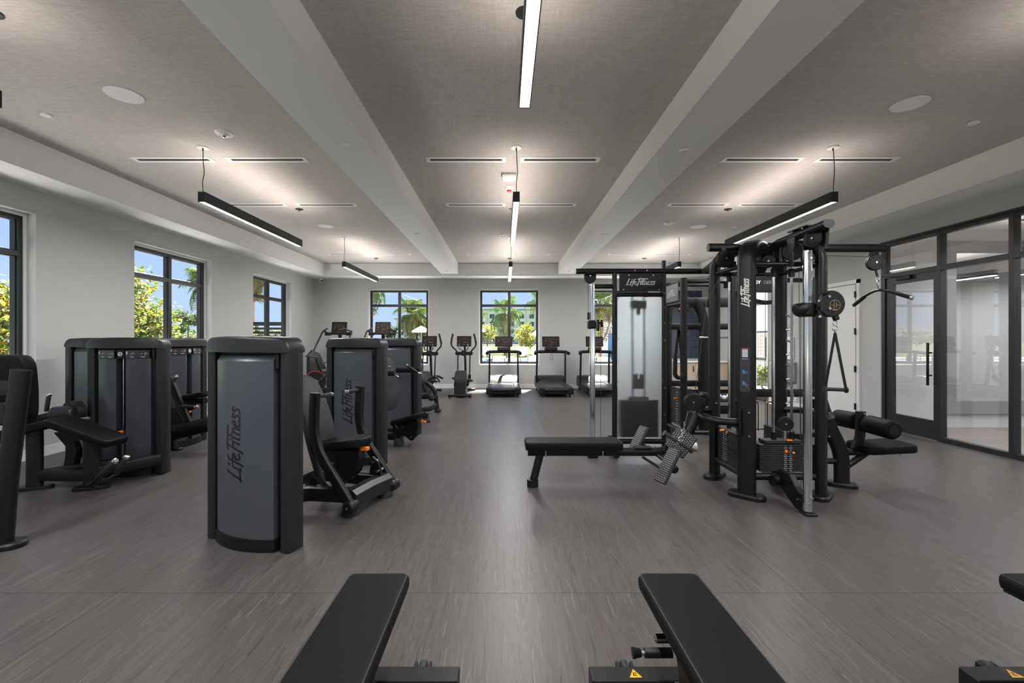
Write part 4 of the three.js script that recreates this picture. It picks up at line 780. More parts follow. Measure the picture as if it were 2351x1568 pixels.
  P(t, 'right_arm', M.powder, sweep([D(2.75, 2.445, cd), D(3.9, 2.445, cd)], race(0.085, 0.07), V(0, 1, 0)), rb(0.5, 0.06, 0.03, 0.01, 2.95, 2.39, -cd, 0, 0, 0.08));
  P(t, 'arm_hanger', M.powder, ext([[-0.06, 0.16], [0.06, 0.16], [0.045, 0.05], [0.03, 0], [0.03, -0.12], [-0.03, -0.12], [-0.03, 0], [-0.045, 0.05]], 0.008, 0.001, [2.57, 2.28, -4.08], [0, 90 * R, 0])); P(t, 'arm_hanger', M.powder, ext([[-0.05, 0.1], [0.05, 0.1], [0.03, -0.06], [-0.03, -0.06]], 0.01, 0.001, [2.66, 2.32, -3.78], [0, 90 * R, 0]));
  pulley(t, D(2.235, 2.325, cd - 0.06), V(0, 0, 1), 0.087, 0.05); P(t, 'pulley_fork', M.powder, rb(0.05, 0.14, 0.02, 0.006, 2.235, 2.38, -cd + 0.025), rb(0.1, 0.06, 0.05, 0.01, 2.3, 2.27, -cd + 0.04));
  pulley(t, D(3.78, 2.29, cd - 0.03), V(-0.3, 0, 0.954), 0.078, 0.055); P(t, 'pulley_fork', M.powder, rb(0.07, 0.05, 0.06, 0.01, 3.79, 2.385, -cd), rb(0.03, 0.12, 0.03, 0.006, 3.8, 2.33, -cd));
  pulley(t, D(2.72, 2.34, 4.3), V(-0.5, 0, 0.866), 0.088, 0.05); pulley(t, D(2.615, 2.36, 3.85), V(-0.85, 0, 0.5), 0.075, 0.04); pulley(t, D(2.55, 2.26, 4.4), V(-0.4, 0, 0.9), 0.06, 0.04); pulley(t, D(2.83, 2.27, 4.25), V(-0.3, 0, 0.95), 0.055, 0.035);
  P(t, 'hub_plate', M.powder, rb(0.15, 0.16, 0.02, 0.008, 2.5, 2.29, -4.52), rb(0.07, 0.08, 0.006, 0.002, 2.63, 2.36, -4.4)); P(t, 'hub_post', M.powder, bar(D(2.64, 2.23, 4.35), D(2.64, 2.42, 4.35), 0.02));
  wire(t, D(2.235, 2.24, cd - 0.07), D(2.05, 1.9, cd - 0.06), D(1.93, 0.96, cd - 0.06)); wire(t, D(2.85, 2.38, cd), D(3.78, 2.355, cd));
  // silver adjustable column in front
  const colm = P(t, 'pulley_column', M.chrome, sweep([D(2.61, 0.03, 3.92), D(2.61, 2.27, 3.92)], [...rrect(0.062, 0.062, 0.02, 4)], V(0, 0, 1)));
  P(colm, 'column_rib', M.chrome, bx(0.008, 2.2, 0.006, 2.6, 1.15, -3.888), bx(0.008, 2.2, 0.006, 2.62, 1.15, -3.888)); P(colm, 'column_bolt', M.steel, bolt(D(2.6, 0.1, 3.885), V(0, 0, 1)), bolt(D(2.625, 0.15, 3.885), V(0, 0, 1)), bolt(D(2.615, 2.2, 3.885), V(0, 0, 1)));
  P(t, 'column_foot', M.powder, rb(0.1, 0.02, 0.12, 0.008, 2.615, 0.012, -3.92)); P(t, 'column_brace', M.powder, ext([[-0.34, 0.28], [-0.18, 0.28], [-0.1, 0.2], [-0.03, 0.16], [0.0, 0.16], [0, 0.015], [-0.09, 0.015], [-0.2, 0.07], [-0.33, 0.15], [-0.37, 0.22]], 0.05, 0.006, [2.605, 0.0, -3.945], [0, -90 * R, 0]), cy(D(2.5, 0.19, 4.25), D(2.6, 0.19, 4.27), 0.05, 18));
  P(t, 'column_brace_bolt', M.steel, bolt(D(2.578, 0.1, 4.0), V(-1, 0, 0)), bolt(D(2.555, 0.19, 4.24), V(-1, 0, 0)));
  const tr = P(t, 'trolley', M.black, rb(0.13, 0.12, 0.13, 0.03, 2.6, 1.76, -3.92), rcy(D(2.49, 1.755, 3.9), D(2.58, 1.775, 3.9), 0.055)); P(tr, 'trolley_hinge', M.steel, cy(D(2.655, 1.69, 3.83), D(2.655, 1.84, 3.83), 0.014)); P(tr, 'hinge_barrel', M.black, cy(D(2.655, 1.71, 3.83), D(2.655, 1.755, 3.83), 0.026), cy(D(2.655, 1.78, 3.83), D(2.655, 1.82, 3.83), 0.026));
  { // swivel pulley disc with a gold roundel
    const o = []; for (let i = 0; i <= 18; i++) { const q = (-120 + i * 15) * R; o.push([0.105 * Math.cos(q), 0.105 * Math.sin(q)]); } o.push([-0.085, 0.07], [-0.09, -0.06]);
    const c = D(2.735, 1.805, 3.82), sw = P(t, 'swivel_pulley', M.powder, ext(o, 0.05, 0.006, [c.x, c.y, c.z]));
    P(sw, 'roundel', M.gold, ribbon([Array.from({ length: 33 }, (_, i) => [0.043 * Math.cos(i / 16 * Math.PI), 0.043 * Math.sin(i / 16 * Math.PI)]), [[-0.01, -0.034], [-0.01, -0.004]], [[-0.03, 0], [-0.018, 0]], [[0.018, 0], [0.032, 0]], [[-0.012, -0.038], [0.014, -0.038]]], 0.0035, (x, y) => [c.x + 0.022 + x, c.y - 0.012 + y, c.z + 0.0262]));
    P(sw, 'roundel_figure', M.inkGrey, ribbon([[[-0.008, -0.006], [-0.008, 0.034]], [[0.01, -0.018], [0.01, 0.016]], [[0.012, 0.024], [0.013, 0.026]]], 0.007, (x, y) => [c.x + 0.022 + x, c.y - 0.012 + y, c.z + 0.0263]));
    P(sw, 'disc_bolt', M.steel, bolt(V(c.x - 0.03, c.y + 0.06, c.z + 0.025), V(0, 0, 1)), bolt(V(c.x - 0.026, c.y - 0.04, c.z + 0.025), V(0, 0, 1))); P(sw, 'cable_nose', M.black, rb(0.045, 0.05, 0.035, 0.01, c.x + 0.045, c.y - 0.115, c.z, 0, 0, 0.4));
  }
  wire(t, D(2.66, 1.88, 3.85), D(2.63, 2.36, 3.8)); wire(t, D(2.585, 0.1, 3.97), D(2.585, 1.7, 3.97));
  // low row: bench on a rail, curved up to the pulley, two pairs of foot plates
  const z = -4.67;
  P(t, 'row_rail', M.powder, sweep(roundPath([V(0.24, 0.355, z), V(1.82, 0.355, z), V(2.06, 0.92, z)], 0.34, 10), race(0.085, 0.07), V(0, 1, 0)));
  P(t, 'row_leg', M.powder, cy(V(0.37, 0.34, z), V(0.29, 0.03, z), 0.04), cy(V(0.29, 0.0, z), V(0.29, 0.075, z), 0.058, 20)); P(t, 'rail_cap', M.powder, rb(0.06, 0.06, 0.09, 0.02, 2.04, 0.94, z, 0, 0, -0.4)); P(t, 'rail_sleeve', M.powder, rb(0.18, 0.02, 0.1, 0.006, 1.42, 0.4, z));
  const rs = P(t, 'row_seat', M.vinyl, tf(pad(0.98, 0.3, 0.085, 0.04), 0.7, 0.437, z)); P(rs, 'piping', M.thread, tf(piping(0.98, 0.3, 0.085, 0.04, 0.012), 0.7, 0.437, z)); P(rs, 'seat_bolt', M.steel, cy(V(0.42, 0.31, z + 0.05), V(0.42, 0.4, z + 0.05), 0.008), cy(V(1.0, 0.31, z + 0.05), V(1.0, 0.4, z + 0.05), 0.008));
  pulley(t, V(1.9, 0.875, z + 0.075), V(-0.12, 0, 0.993), 0.086, 0.06); P(t, 'row_pulley_bracket', M.powder, rb(0.1, 0.09, 0.04, 0.01, 1.98, 0.86, z + 0.03, 0, 0, 0.3));
  const treadTex = dataTex(128, 128, (x, y) => { const a_ = ((x + (Math.floor(y / 16) % 2) * 10) % 20), b_ = y % 16; return a_ > 4 && a_ < 15 && b_ > 4 && b_ < 13 ? 205 : 28; });
  const tread = mat({ color: lin(0.55), map: (() => { const q = rep(treadTex, 7, 7); q.colorSpace = THREE.SRGBColorSpace; return q; })(), roughness: 0.6, bumpMap: rep(treadTex, 7, 7), bumpScale: 0.003 });
  for (const [x, y, zz, w, h] of [[1.46, 0.43, z - 0.26, 0.16, 0.3], [1.585, 0.285, z + 0.26, 0.17, 0.36]]) { const fp = P(t, 'foot_plate', M.rubber, rb(0.03, h, w, 0.012, x, y, zz, 0, 0.25, -0.52)); P(fp, 'tread', tread, rb(0.01, h - 0.02, w - 0.015, 0.004, x - 0.018, y + 0.006, zz, 0, 0.25, -0.52)); }
  { const fp = P(t, 'foot_plate', M.rubber, rb(0.22, 0.25, 0.03, 0.02, 1.775, 0.475, z + 0.09, -0.3, -0.3, -0.6)); P(fp, 'tread', tread, rb(0.205, 0.235, 0.01, 0.006, 1.77, 0.481, z + 0.108, -0.3, -0.3, -0.6)); }
  P(t, 'plate_axle', M.powder, cy(V(1.5, 0.37, z - 0.24), V(1.6, 0.3, z + 0.24), 0.018), rcy(V(1.68, 0.22, z + 0.2), V(1.66, 0.25, z + 0.1), 0.04)); P(t, 'plate_brace', M.powder, cy(V(1.42, 0.3, z), V(1.6, 0.2, z + 0.2), 0.014));
  // lat seat on the right
  P(t, 'lat_leg', M.powder, sweep(roundPath([V(3.22, 0.92, z), V(3.32, 0.62, z), V(3.46, 0.36, z), V(3.46, 0.02, z)], 0.18, 6), race(0.15, 0.09), V(1, 0, 0))); P(t, 'lat_foot', M.powder, ovalFoot(3.46, z, 0.28, 0.13, -30 * R, 0.045));
  P(t, 'lat_brace', M.powder, cy(V(3.05, 0.26, z), V(3.44, 0.26, z), 0.03), cy(V(3.5, 0.2, z), V(3.72, 0.35, z), 0.032), cy(V(3.46, 0.35, z), V(3.75, 0.36, z), 0.035), cy(V(3.05, 0.52, z - 0.1), V(3.4, 0.5, z - 0.1), 0.025));
  const ls = P(t, 'lat_seat', M.vinyl, tf(pad(0.5, 0.36, 0.08, 0.06, (x) => 0.05 * x), 3.86, 0.41, z)); P(ls, 'piping', M.thread, tf(piping(0.5, 0.36, 0.08, 0.06, 0.014, (x) => 0.05 * x), 3.86, 0.41, z)); P(ls, 'seat_bolt', M.steel, cy(V(3.8, 0.34, z + 0.1), V(3.8, 0.38, z + 0.1), 0.008), cy(V(3.98, 0.34, z + 0.1), V(3.98, 0.38, z + 0.1), 0.008));
  P(t, 'roller_post', M.powder, beam([V(3.6, 0.38, z), V(3.65, 0.5, z), V(3.655, 0.77, z)], 0.05, 0.085, 0.12, V(1, 0, 0))); P(t, 'post_bolt', M.steel, bolt(V(3.67, 0.75, z + 0.025), V(0, 0, 1)), bolt(V(3.67, 0.64, z + 0.025), V(0, 0, 1)));
  for (const s of [1, -1]) { const rl = P(t, 'thigh_roller', M.vinyl, rcy(V(3.68, 0.655, z + s * 0.06), V(3.685, 0.645, z + s * 0.37), 0.09, 0.3, 22)); P(rl, 'roller_cap', M.black, cy(V(3.685, 0.645, z + s * 0.37), V(3.685, 0.645, z + s * 0.374), 0.055, 24)); }
}
{ // attachments hung on the station
  const b = world('lat_bar', 'short bent lat bar with black grips hanging from the right pulley arm', 'lat bar', [3.84, 2.0, 4.67]);
  P(b, 'bar', M.powder, tube([D(3.87, 1.9, 4.32), D(3.845, 1.99, 4.55), D(3.84, 2.02, 4.68), D(3.85, 1.99, 4.82), D(3.875, 1.885, 5.05)], 0.014, 0.06, 10));
  P(b, 'bar_grip', M.rubber, rcy(D(3.87, 1.9, 4.32), D(3.85, 1.975, 4.51), 0.019)); P(b, 'bar_grip', M.rubber, rcy(D(3.875, 1.885, 5.05), D(3.855, 1.965, 4.87), 0.019)); P(b, 'end_cap', M.chrome, rcy(D(3.8705, 1.897, 4.315), D(3.869, 1.903, 4.335), 0.021));
  P(b, 'carabiner', M.chrome, ring(0.028, 0.005, 3.825, 2.09, -4.66, 0, 0.6).scale(1, 1, 1), ring(0.02, 0.005, 3.825, 2.14, -4.66, 0, -0.6)); P(b, 'swivel', M.chrome, cy(D(3.835, 2.03, 4.67), D(3.83, 2.07, 4.665), 0.009)); P(b, 'cable_end', M.cable, cy(D(3.82, 2.15, 4.66), D(3.8, 2.22, 4.66), 0.01));
  const h = world('stirrup_handle', 'single stirrup handle on black webbing hanging below the gold roundel pulley', 'cable handle', [2.77, 1.1, 3.82]);
  P(h, 'strap', M.black, sweep([D(2.775, 1.56, 3.82), D(2.695, 1.11, 3.82)], rrect(0.022, 0.004, 0.001), V(1, 0, 0)), sweep([D(2.775, 1.56, 3.82), D(2.85, 1.1, 3.8)], rrect(0.024, 0.004, 0.001), V(1, 0, 0)));
  P(h, 'hand_grip', M.rubber, rcy(D(2.69, 1.09, 3.82), D(2.855, 1.085, 3.8), 0.016), cy(D(2.683, 1.09, 3.82), D(2.692, 1.09, 3.82), 0.026, 18), cy(D(2.848, 1.085, 3.8), D(2.857, 1.085, 3.8), 0.026, 18));
  P(h, 'carabiner', M.chrome, ring(0.022, 0.0045, 2.775, 1.6, -3.82), ring(0.018, 0.0045, 2.775, 1.645, -3.82), ring(0.014, 0.004, 2.775, 1.575, -3.82, 0, 1.2));
  const r = world('row_handle', 'straight row handle with chain hook in front of the foot plates', 'cable handle', [1.74, 0.55, 4.55]);
  P(r, 'bar', M.rubber, rcy(V(1.56, 0.595, -4.42), V(1.815, 0.43, -4.42), 0.017), cy(V(1.55, 0.602, -4.42), V(1.562, 0.594, -4.42), 0.028, 18), cy(V(1.812, 0.432, -4.42), V(1.824, 0.424, -4.42), 0.03, 18));
  P(r, 'hook', M.chrome, ring(0.022, 0.006, 1.715, 0.54, -4.42), rb(0.05, 0.035, 0.03, 0.008, 1.69, 0.515, -4.42, 0, 0, 0.5), ring(0.016, 0.005, 1.735, 0.575, -4.44, 0, 1), ring(0.016, 0.005, 1.75, 0.605, -4.46), ring(0.016, 0.005, 1.765, 0.63, -4.47, 0, 1)); P(r, 'cable_end', M.cable, cy(V(1.77, 0.645, -4.48), V(1.85, 0.79, -4.58), 0.004), rcy(V(1.77, 0.645, -4.48), V(1.79, 0.69, -4.51), 0.012));
}
{ // crossover frame with the frosted panel
  const t = world('cable_crossover', 'cable crossover frame with frosted panel and script logo sign, left of the cable station', 'gym machine', [1.73, 0, 5.9]);
  const d = 5.85, X = (u) => (u - 1158) / 178.6;
  P(t, 'post', M.powder, cy(D(1.416, 0.02, d), D(1.416, 2.4, d), 0.032)); P(t, 'post', M.powder, cy(D(2.05, 0.02, d), D(2.05, 2.52, d), 0.028));
  for (const x of [1.416, 2.05]) { P(t, 'foot_rail', M.powder, beam([D(x, 0.04, d - 0.12), D(x, 0.04, d + 0.3)], 0.07, 0.05, 0)); }
  P(t, 'top_beam', M.powder, cy(D(0.918, 2.385, d), D(2.72, 2.385, d), 0.036)); P(t, 'top_beam', M.powder, cy(D(2.55, 2.385, d), D(2.4, 2.39, 5.2), 0.03)); P(t, 'beam_bolt', M.steel, bolt(D(1.665, 2.39, d - 0.036), V(0, 0, 1), 0.008), bolt(D(1.82, 2.39, d - 0.036), V(0, 0, 1), 0.008));
  P(t, 'lower_beam', M.powder, cy(D(1.416, 2.085, d), D(2.05, 2.085, d), 0.028)); P(t, 'bottom_beam', M.powder, cy(D(1.38, 0.2, d), D(2.05, 0.2, d), 0.033)); P(t, 'column_arm', M.powder, rcy(D(1.13, 2.19, d), D(1.416, 2.19, d), 0.03)); P(t, 'column_base', M.powder, cy(D(1.13, 0.1, d), D(1.416, 0.12, d), 0.03));
  const sg = P(t, 'sign_plate', M.powder, rb(0.555, 0.232, 0.012, 0.004, 1.745, 2.24, -d + 0.03)); P(sg, 'sign_logo', M.inkWhite, ribbon(SCRIPT, 0.13, (a, b) => [1.556 + a * 0.096, 2.205 + b * 0.078, -d + 0.0375])); P(sg, 'sign_bolt', M.steel, [[1.52, 2.145], [1.975, 2.145], [1.59, 2.33], [1.9, 2.33]].map(([x, y]) => bolt(V(x, y, -d + 0.036), V(0, 0, 1), 0.008)));
  const pn = P(t, 'frosted_panel', M.frost, bx(0.565, 1.79, 0.006, 1.73, 1.155, -d + 0.024)); P(pn, 'panel_clip', M.steel, [0.28, 0.97, 1.52, 2.03].flatMap((y) => [1.452, 2.01].map((x) => cy(V(x, y, -d + 0.02), V(x, y, -d + 0.036), 0.01, 10))));
  for (const y of [1.19 - 0.3, 1.5, 1.72, 1.92, 2.1, 0.55]) P(t, 'post_peg', M.steel, bolt(D(2.05, y, d - 0.028), V(0, 0, 1), 0.007));
  const st = weightStack(t, 16, 0.485, 0.16, 0.255, 0.48, D(1.735, 0, 5.925), 0, false);
  P(st.st, 'top_plate', M.plate, rb(0.25, 0.035, 0.12, 0.004, 1.735, 0.757, -5.92));
  P(st.st, 'roundel', M.ink, cy(D(1.735, 0.62, 5.8445), D(1.735, 0.62, 5.8425), 0.1, 40)); P(st.st, 'roundel_mark', M.plate, ribbon([[[-0.07, -0.03], [0.0, 0.09]], [[-0.07, -0.03], [0.02, -0.02]], [[0.02, 0.03], [0.08, 0.03]], [[-0.03, -0.09], [0.02, 0.02]], [[0.0, -0.01], [0.06, -0.01]]], 0.014, (x, y) => [1.735 + x, 0.62 + y, -5.8415]));
  for (const x of [1.66, 1.81]) P(t, 'guide_rod', M.steel, cy(D(x, 0.75, 5.92), D(x, 2.07, 5.92), 0.012), cy(D(x + 0.025, 0.75, 5.96), D(x + 0.025, 2.07, 5.96), 0.008));
  P(t, 'carriage', M.black, ext([[-0.06, -0.09], [0.06, -0.09], [0.06, 0.09], [0.02, 0.09], [0.02, 0.03], [-0.02, 0.03], [-0.02, 0.09], [-0.06, 0.09]], 0.06, 0.005, [1.735, 0.97, -5.89])); P(t, 'top_block', M.black, rb(0.2, 0.11, 0.06, 0.01, 1.735, 1.96, -5.9), rb(0.04, 0.08, 0.05, 0.008, 1.735, 1.87, -5.9));
  const cl = P(t, 'pulley_column', M.chrome, sweep([D(1.131, 0.08, d), D(1.131, 2.215, d)], rrect(0.066, 0.066, 0.018, 4), V(0, 0, 1))); P(cl, 'column_rib', M.chrome, bx(0.006, 2.1, 0.005, 1.115, 1.1, -d + 0.034), bx(0.006, 2.1, 0.005, 1.147, 1.1, -d + 0.034)); P(cl, 'column_foot', M.powder, rb(0.14, 0.08, 0.14, 0.02, 1.131, 0.04, -d));
  P(t, 'trolley', M.black, rb(0.1, 0.11, 0.11, 0.02, 1.12, 1.7, -d), cy(D(1.19, 1.69, d), D(1.21, 1.69, d), 0.075, 24), rb(0.03, 0.1, 0.04, 0.012, 1.075, 1.81, -d + 0.03)); P(t, 'trolley_knob', M.black, cy(D(1.2, 1.72, d), D(1.25, 1.72, d), 0.014), rcy(D(1.25, 1.76, d), D(1.25, 1.67, d), 0.016));
  const tp = P(t, 'top_pulley', M.black, pulleyGeo(D(1.1, 2.305, d), V(0, 0, 1), 0.076, 0.05), rb(0.16, 0.06, 0.05, 0.02, 1.1, 2.34, -d)); P(tp, 'pulley_bolt', M.steel, bolt(D(1.1, 2.325, d - 0.025), V(0, 0, 1))); wire(t, D(1.07, 2.3, d - 0.02), D(1.075, 1.82, d - 0.03)); wire(t, D(1.237, 1.68, d), D(1.237, 0.12, d));
  P(t, 'bottom_pulley', M.black, pulleyGeo(D(1.36, 0.23, d - 0.02), V(0, 0, 1), 0.05, 0.04));
}
{ // rear cable tower with its own sign turned to the left
  const t = world('rear_cable_tower', 'rear cable tower with side-facing script logo plate behind the crossover frame', 'gym machine', [2.95, 0, 6.92]);
  for (const [x, d] of [[2.6, 6.6], [2.6, 7.25], [3.3, 6.6], [3.3, 7.25]]) { P(t, 'post', M.powder, sweep([D(x, 0.02, d), D(x, 2.4, d)], race(0.1, 0.08), V(1, 0, 0))); P(t, 'foot_plate', M.powder, ovalFoot(x, -d, 0.26, 0.15)); }
  P(t, 'top_rail', M.powder, cy(D(2.6, 2.35, 6.6), D(2.6, 2.35, 7.25), 0.028), cy(D(2.6, 2.05, 6.6), D(2.6, 2.05, 7.25), 0.026)); P(t, 'top_rail', M.powder, cy(D(2.6, 2.35, 6.6), D(3.3, 2.35, 6.6), 0.028)); P(t, 'top_rail', M.powder, cy(D(2.6, 2.38, 7.25), D(3.3, 2.38, 7.25), 0.028)); P(t, 'bottom_rail', M.powder, cy(D(2.6, 0.16, 6.6), D(2.6, 0.16, 7.25), 0.03), cy(D(2.6, 0.16, 6.6), D(3.3, 0.16, 6.6), 0.03));
  const sp = P(t, 'sign_plate', M.panel, rb(0.01, 0.26, 0.54, 0.003, 2.545, 2.21, -6.925)); P(sp, 'sign_logo', M.inkWhite, ribbon(SCRIPT, 0.14, (a, b) => [2.538, 2.165 + b * 0.085, -7.1 + a * 0.092]));
  P(sp, 'sign_bolt', M.steel, [[6.7, 2.31], [6.7, 2.11], [7.15, 2.31], [7.15, 2.11]].map(([d, y]) => bolt(D(2.54, y, d), V(-1, 0, 0), 0.009)));
  weightStack(t, 16, 0.46, 0.15, 0.22, 0.56, D(2.7, 0, 6.92), -90 * R); P(t, 'selector_pin', M.orange, cy(D(2.61, 0.62, 6.9), D(2.57, 0.62, 6.9), 0.014)); for (const d of [6.83, 7.01]) P(t, 'guide_rod', M.chrome, cy(D(2.72, 0.78, d), D(2.72, 2.3, d), 0.012)); P(t, 'top_block', M.black, rb(0.1, 0.09, 0.2, 0.02, 2.72, 1.98, -6.92)); P(t, 'carriage_knob', M.orange, rcy(D(2.63, 1.96, 6.72), D(2.58, 1.96, 6.7), 0.016));
  const s = world('ab_strap', 'long black padded ab strap hanging in front of the rear cable tower', 'strap', [2.5, 1.0, 6.5]);
  P(s, 'webbing', M.black, sweep([D(2.49, 1.65, 6.5), D(2.44, 1.25, 6.5)], rrect(0.04, 0.006, 0.002), V(1, 0, 0)), sweep([D(2.49, 1.65, 6.5), D(2.535, 1.25, 6.5)], rrect(0.04, 0.006, 0.002), V(1, 0, 0))); P(s, 'sling_pad', M.black, sweep(roundPath([D(2.44, 1.27, 6.5), D(2.43, 1.0, 6.49), D(2.49, 0.95, 6.48), D(2.55, 1.0, 6.49), D(2.535, 1.27, 6.5)], 0.06), rrect(0.05, 0.07, 0.015), V(1, 0, 0)));
}
{ // training rig behind the station, with its title sign
  const t = world('training_rig', 'large black training rig of thick beams behind the cable station with title sign', 'training rig', [3.7, 0, 7.6]);
  const d = 7.6, X = (u) => (u - 1158) / 137.5;
  P(t, 'column', M.powder, sweep(roundPath([D(3.32, 0.02, d), D(3.32, 1.9, d), D(3.2, 2.14, d)], 0.12), race(0.17, 0.1), V(1, 0, 0))); P(t, 'column', M.powder, sweep([D(4.56, 0.02, d), D(4.56, 2.6, d)], race(0.17, 0.1), V(1, 0, 0))); P(t, 'column', M.powder, sweep([D(3.9, 0.02, d), D(3.9, 2.6, d)], race(0.15, 0.1), V(1, 0, 0))); P(t, 'column', M.powder, sweep([D(2.72, 0.02, d), D(2.72, 2.45, d)], race(0.15, 0.1), V(1, 0, 0)));
  for (const x of [2.72, 3.32, 3.9, 4.56]) P(t, 'foot_plate', M.powder, ovalFoot(x, -d, 0.34, 0.2, 0, 0.03));
  for (const [y, h] of [[2.13, 0.16], [1.727, 0.1], [0.78, 0.1], [0.344, 0.14]]) P(t, 'cross_beam', M.powder, beam([D(2.7, y, d), D(3.95, y, d)], 0.09, h, 0));
  P(t, 'cross_beam', M.powder, beam([D(3.9, 0.62, d), D(5.2, 0.62, d)], 0.09, 0.13, 0)); P(t, 'cross_beam', M.powder, beam([D(3.9, 2.15, d), D(4.1, 2.17, d), D(4.35, 2.12, d), D(4.56, 2.15, d)], 0.08, 0.07, 0.08)); P(t, 'cross_beam', M.powder, beam([D(3.4, 2.5, d), D(5.2, 2.5, d)], 0.07, 0.07, 0)); P(t, 'cross_beam', M.powder, beam([D(3.5, 2.36, d - 0.4), D(3.8, 2.5, d)], 0.06, 0.08, 0));
  P(t, 'column', M.powder, sweep([D(5.2, 0.02, d), D(5.2, 2.55, d)], race(0.15, 0.1), V(1, 0, 0))); P(t, 'pull_bar', M.chrome, cy(D(3.22, 1.544, d - 0.1), D(3.78, 1.544, d - 0.1), 0.015)); P(t, 'storage_tray', M.black, beam([D(3.3, 0.52, d - 0.15), D(4.0, 0.52, d - 0.15)], 0.3, 0.03, 0));
  const tex = canvasTex(512, 192, (c, w, h) => { c.fillStyle = '#1a1817'; c.fillRect(0, 0, w, h); c.font = 'bold 56px sans-serif'; c.fillStyle = '#f4f0ea'; c.fillText('SYNRGY', 96, 92); c.fillStyle = '#a09b96'; c.font = '56px sans-serif'; c.fillText('360', 344, 92); });
  const sg = P(t, 'sign_box', M.black, rb(0.72, 0.27, 0.06, 0.006, 4.13, 2.42, -d + 0.1)); P(sg, 'sign_face', decalMat(tex), plane(0.7, 0.25, 4.13, 2.42, -d + 0.131));
}
{
  const r = world('foam_roller', 'white foam roller lying on the floor behind the low row rail', 'foam roller', [2.45, 0.0, 6.22]); P(r, 'foam', M.plasticWhite, rcy(D(2.25, 0.056, 6.25), D(2.62, 0.056, 6.2), 0.055)); P(r, 'core_hole', M.black, cy(D(2.624, 0.056, 6.1995), D(2.62, 0.056, 6.2), 0.022, 16));
  const mk = (x, y, l) => { const b = world('dumbbell', l, 'dumbbell', [x, y, 7.4], 'white dumbbells'); P(b, 'handle', M.chrome, cy(D(x, y, 7.36), D(x, y, 7.52), 0.014)); for (const d of [7.36, 7.52]) P(b, 'head', M.plasticWhite, sph(0.037, x, y, -d)); };
  mk(3.55, 0.573, 'small white dumbbell on the rig tray, left one'); mk(3.7, 0.573, 'small white dumbbell on the rig tray, right one');
}
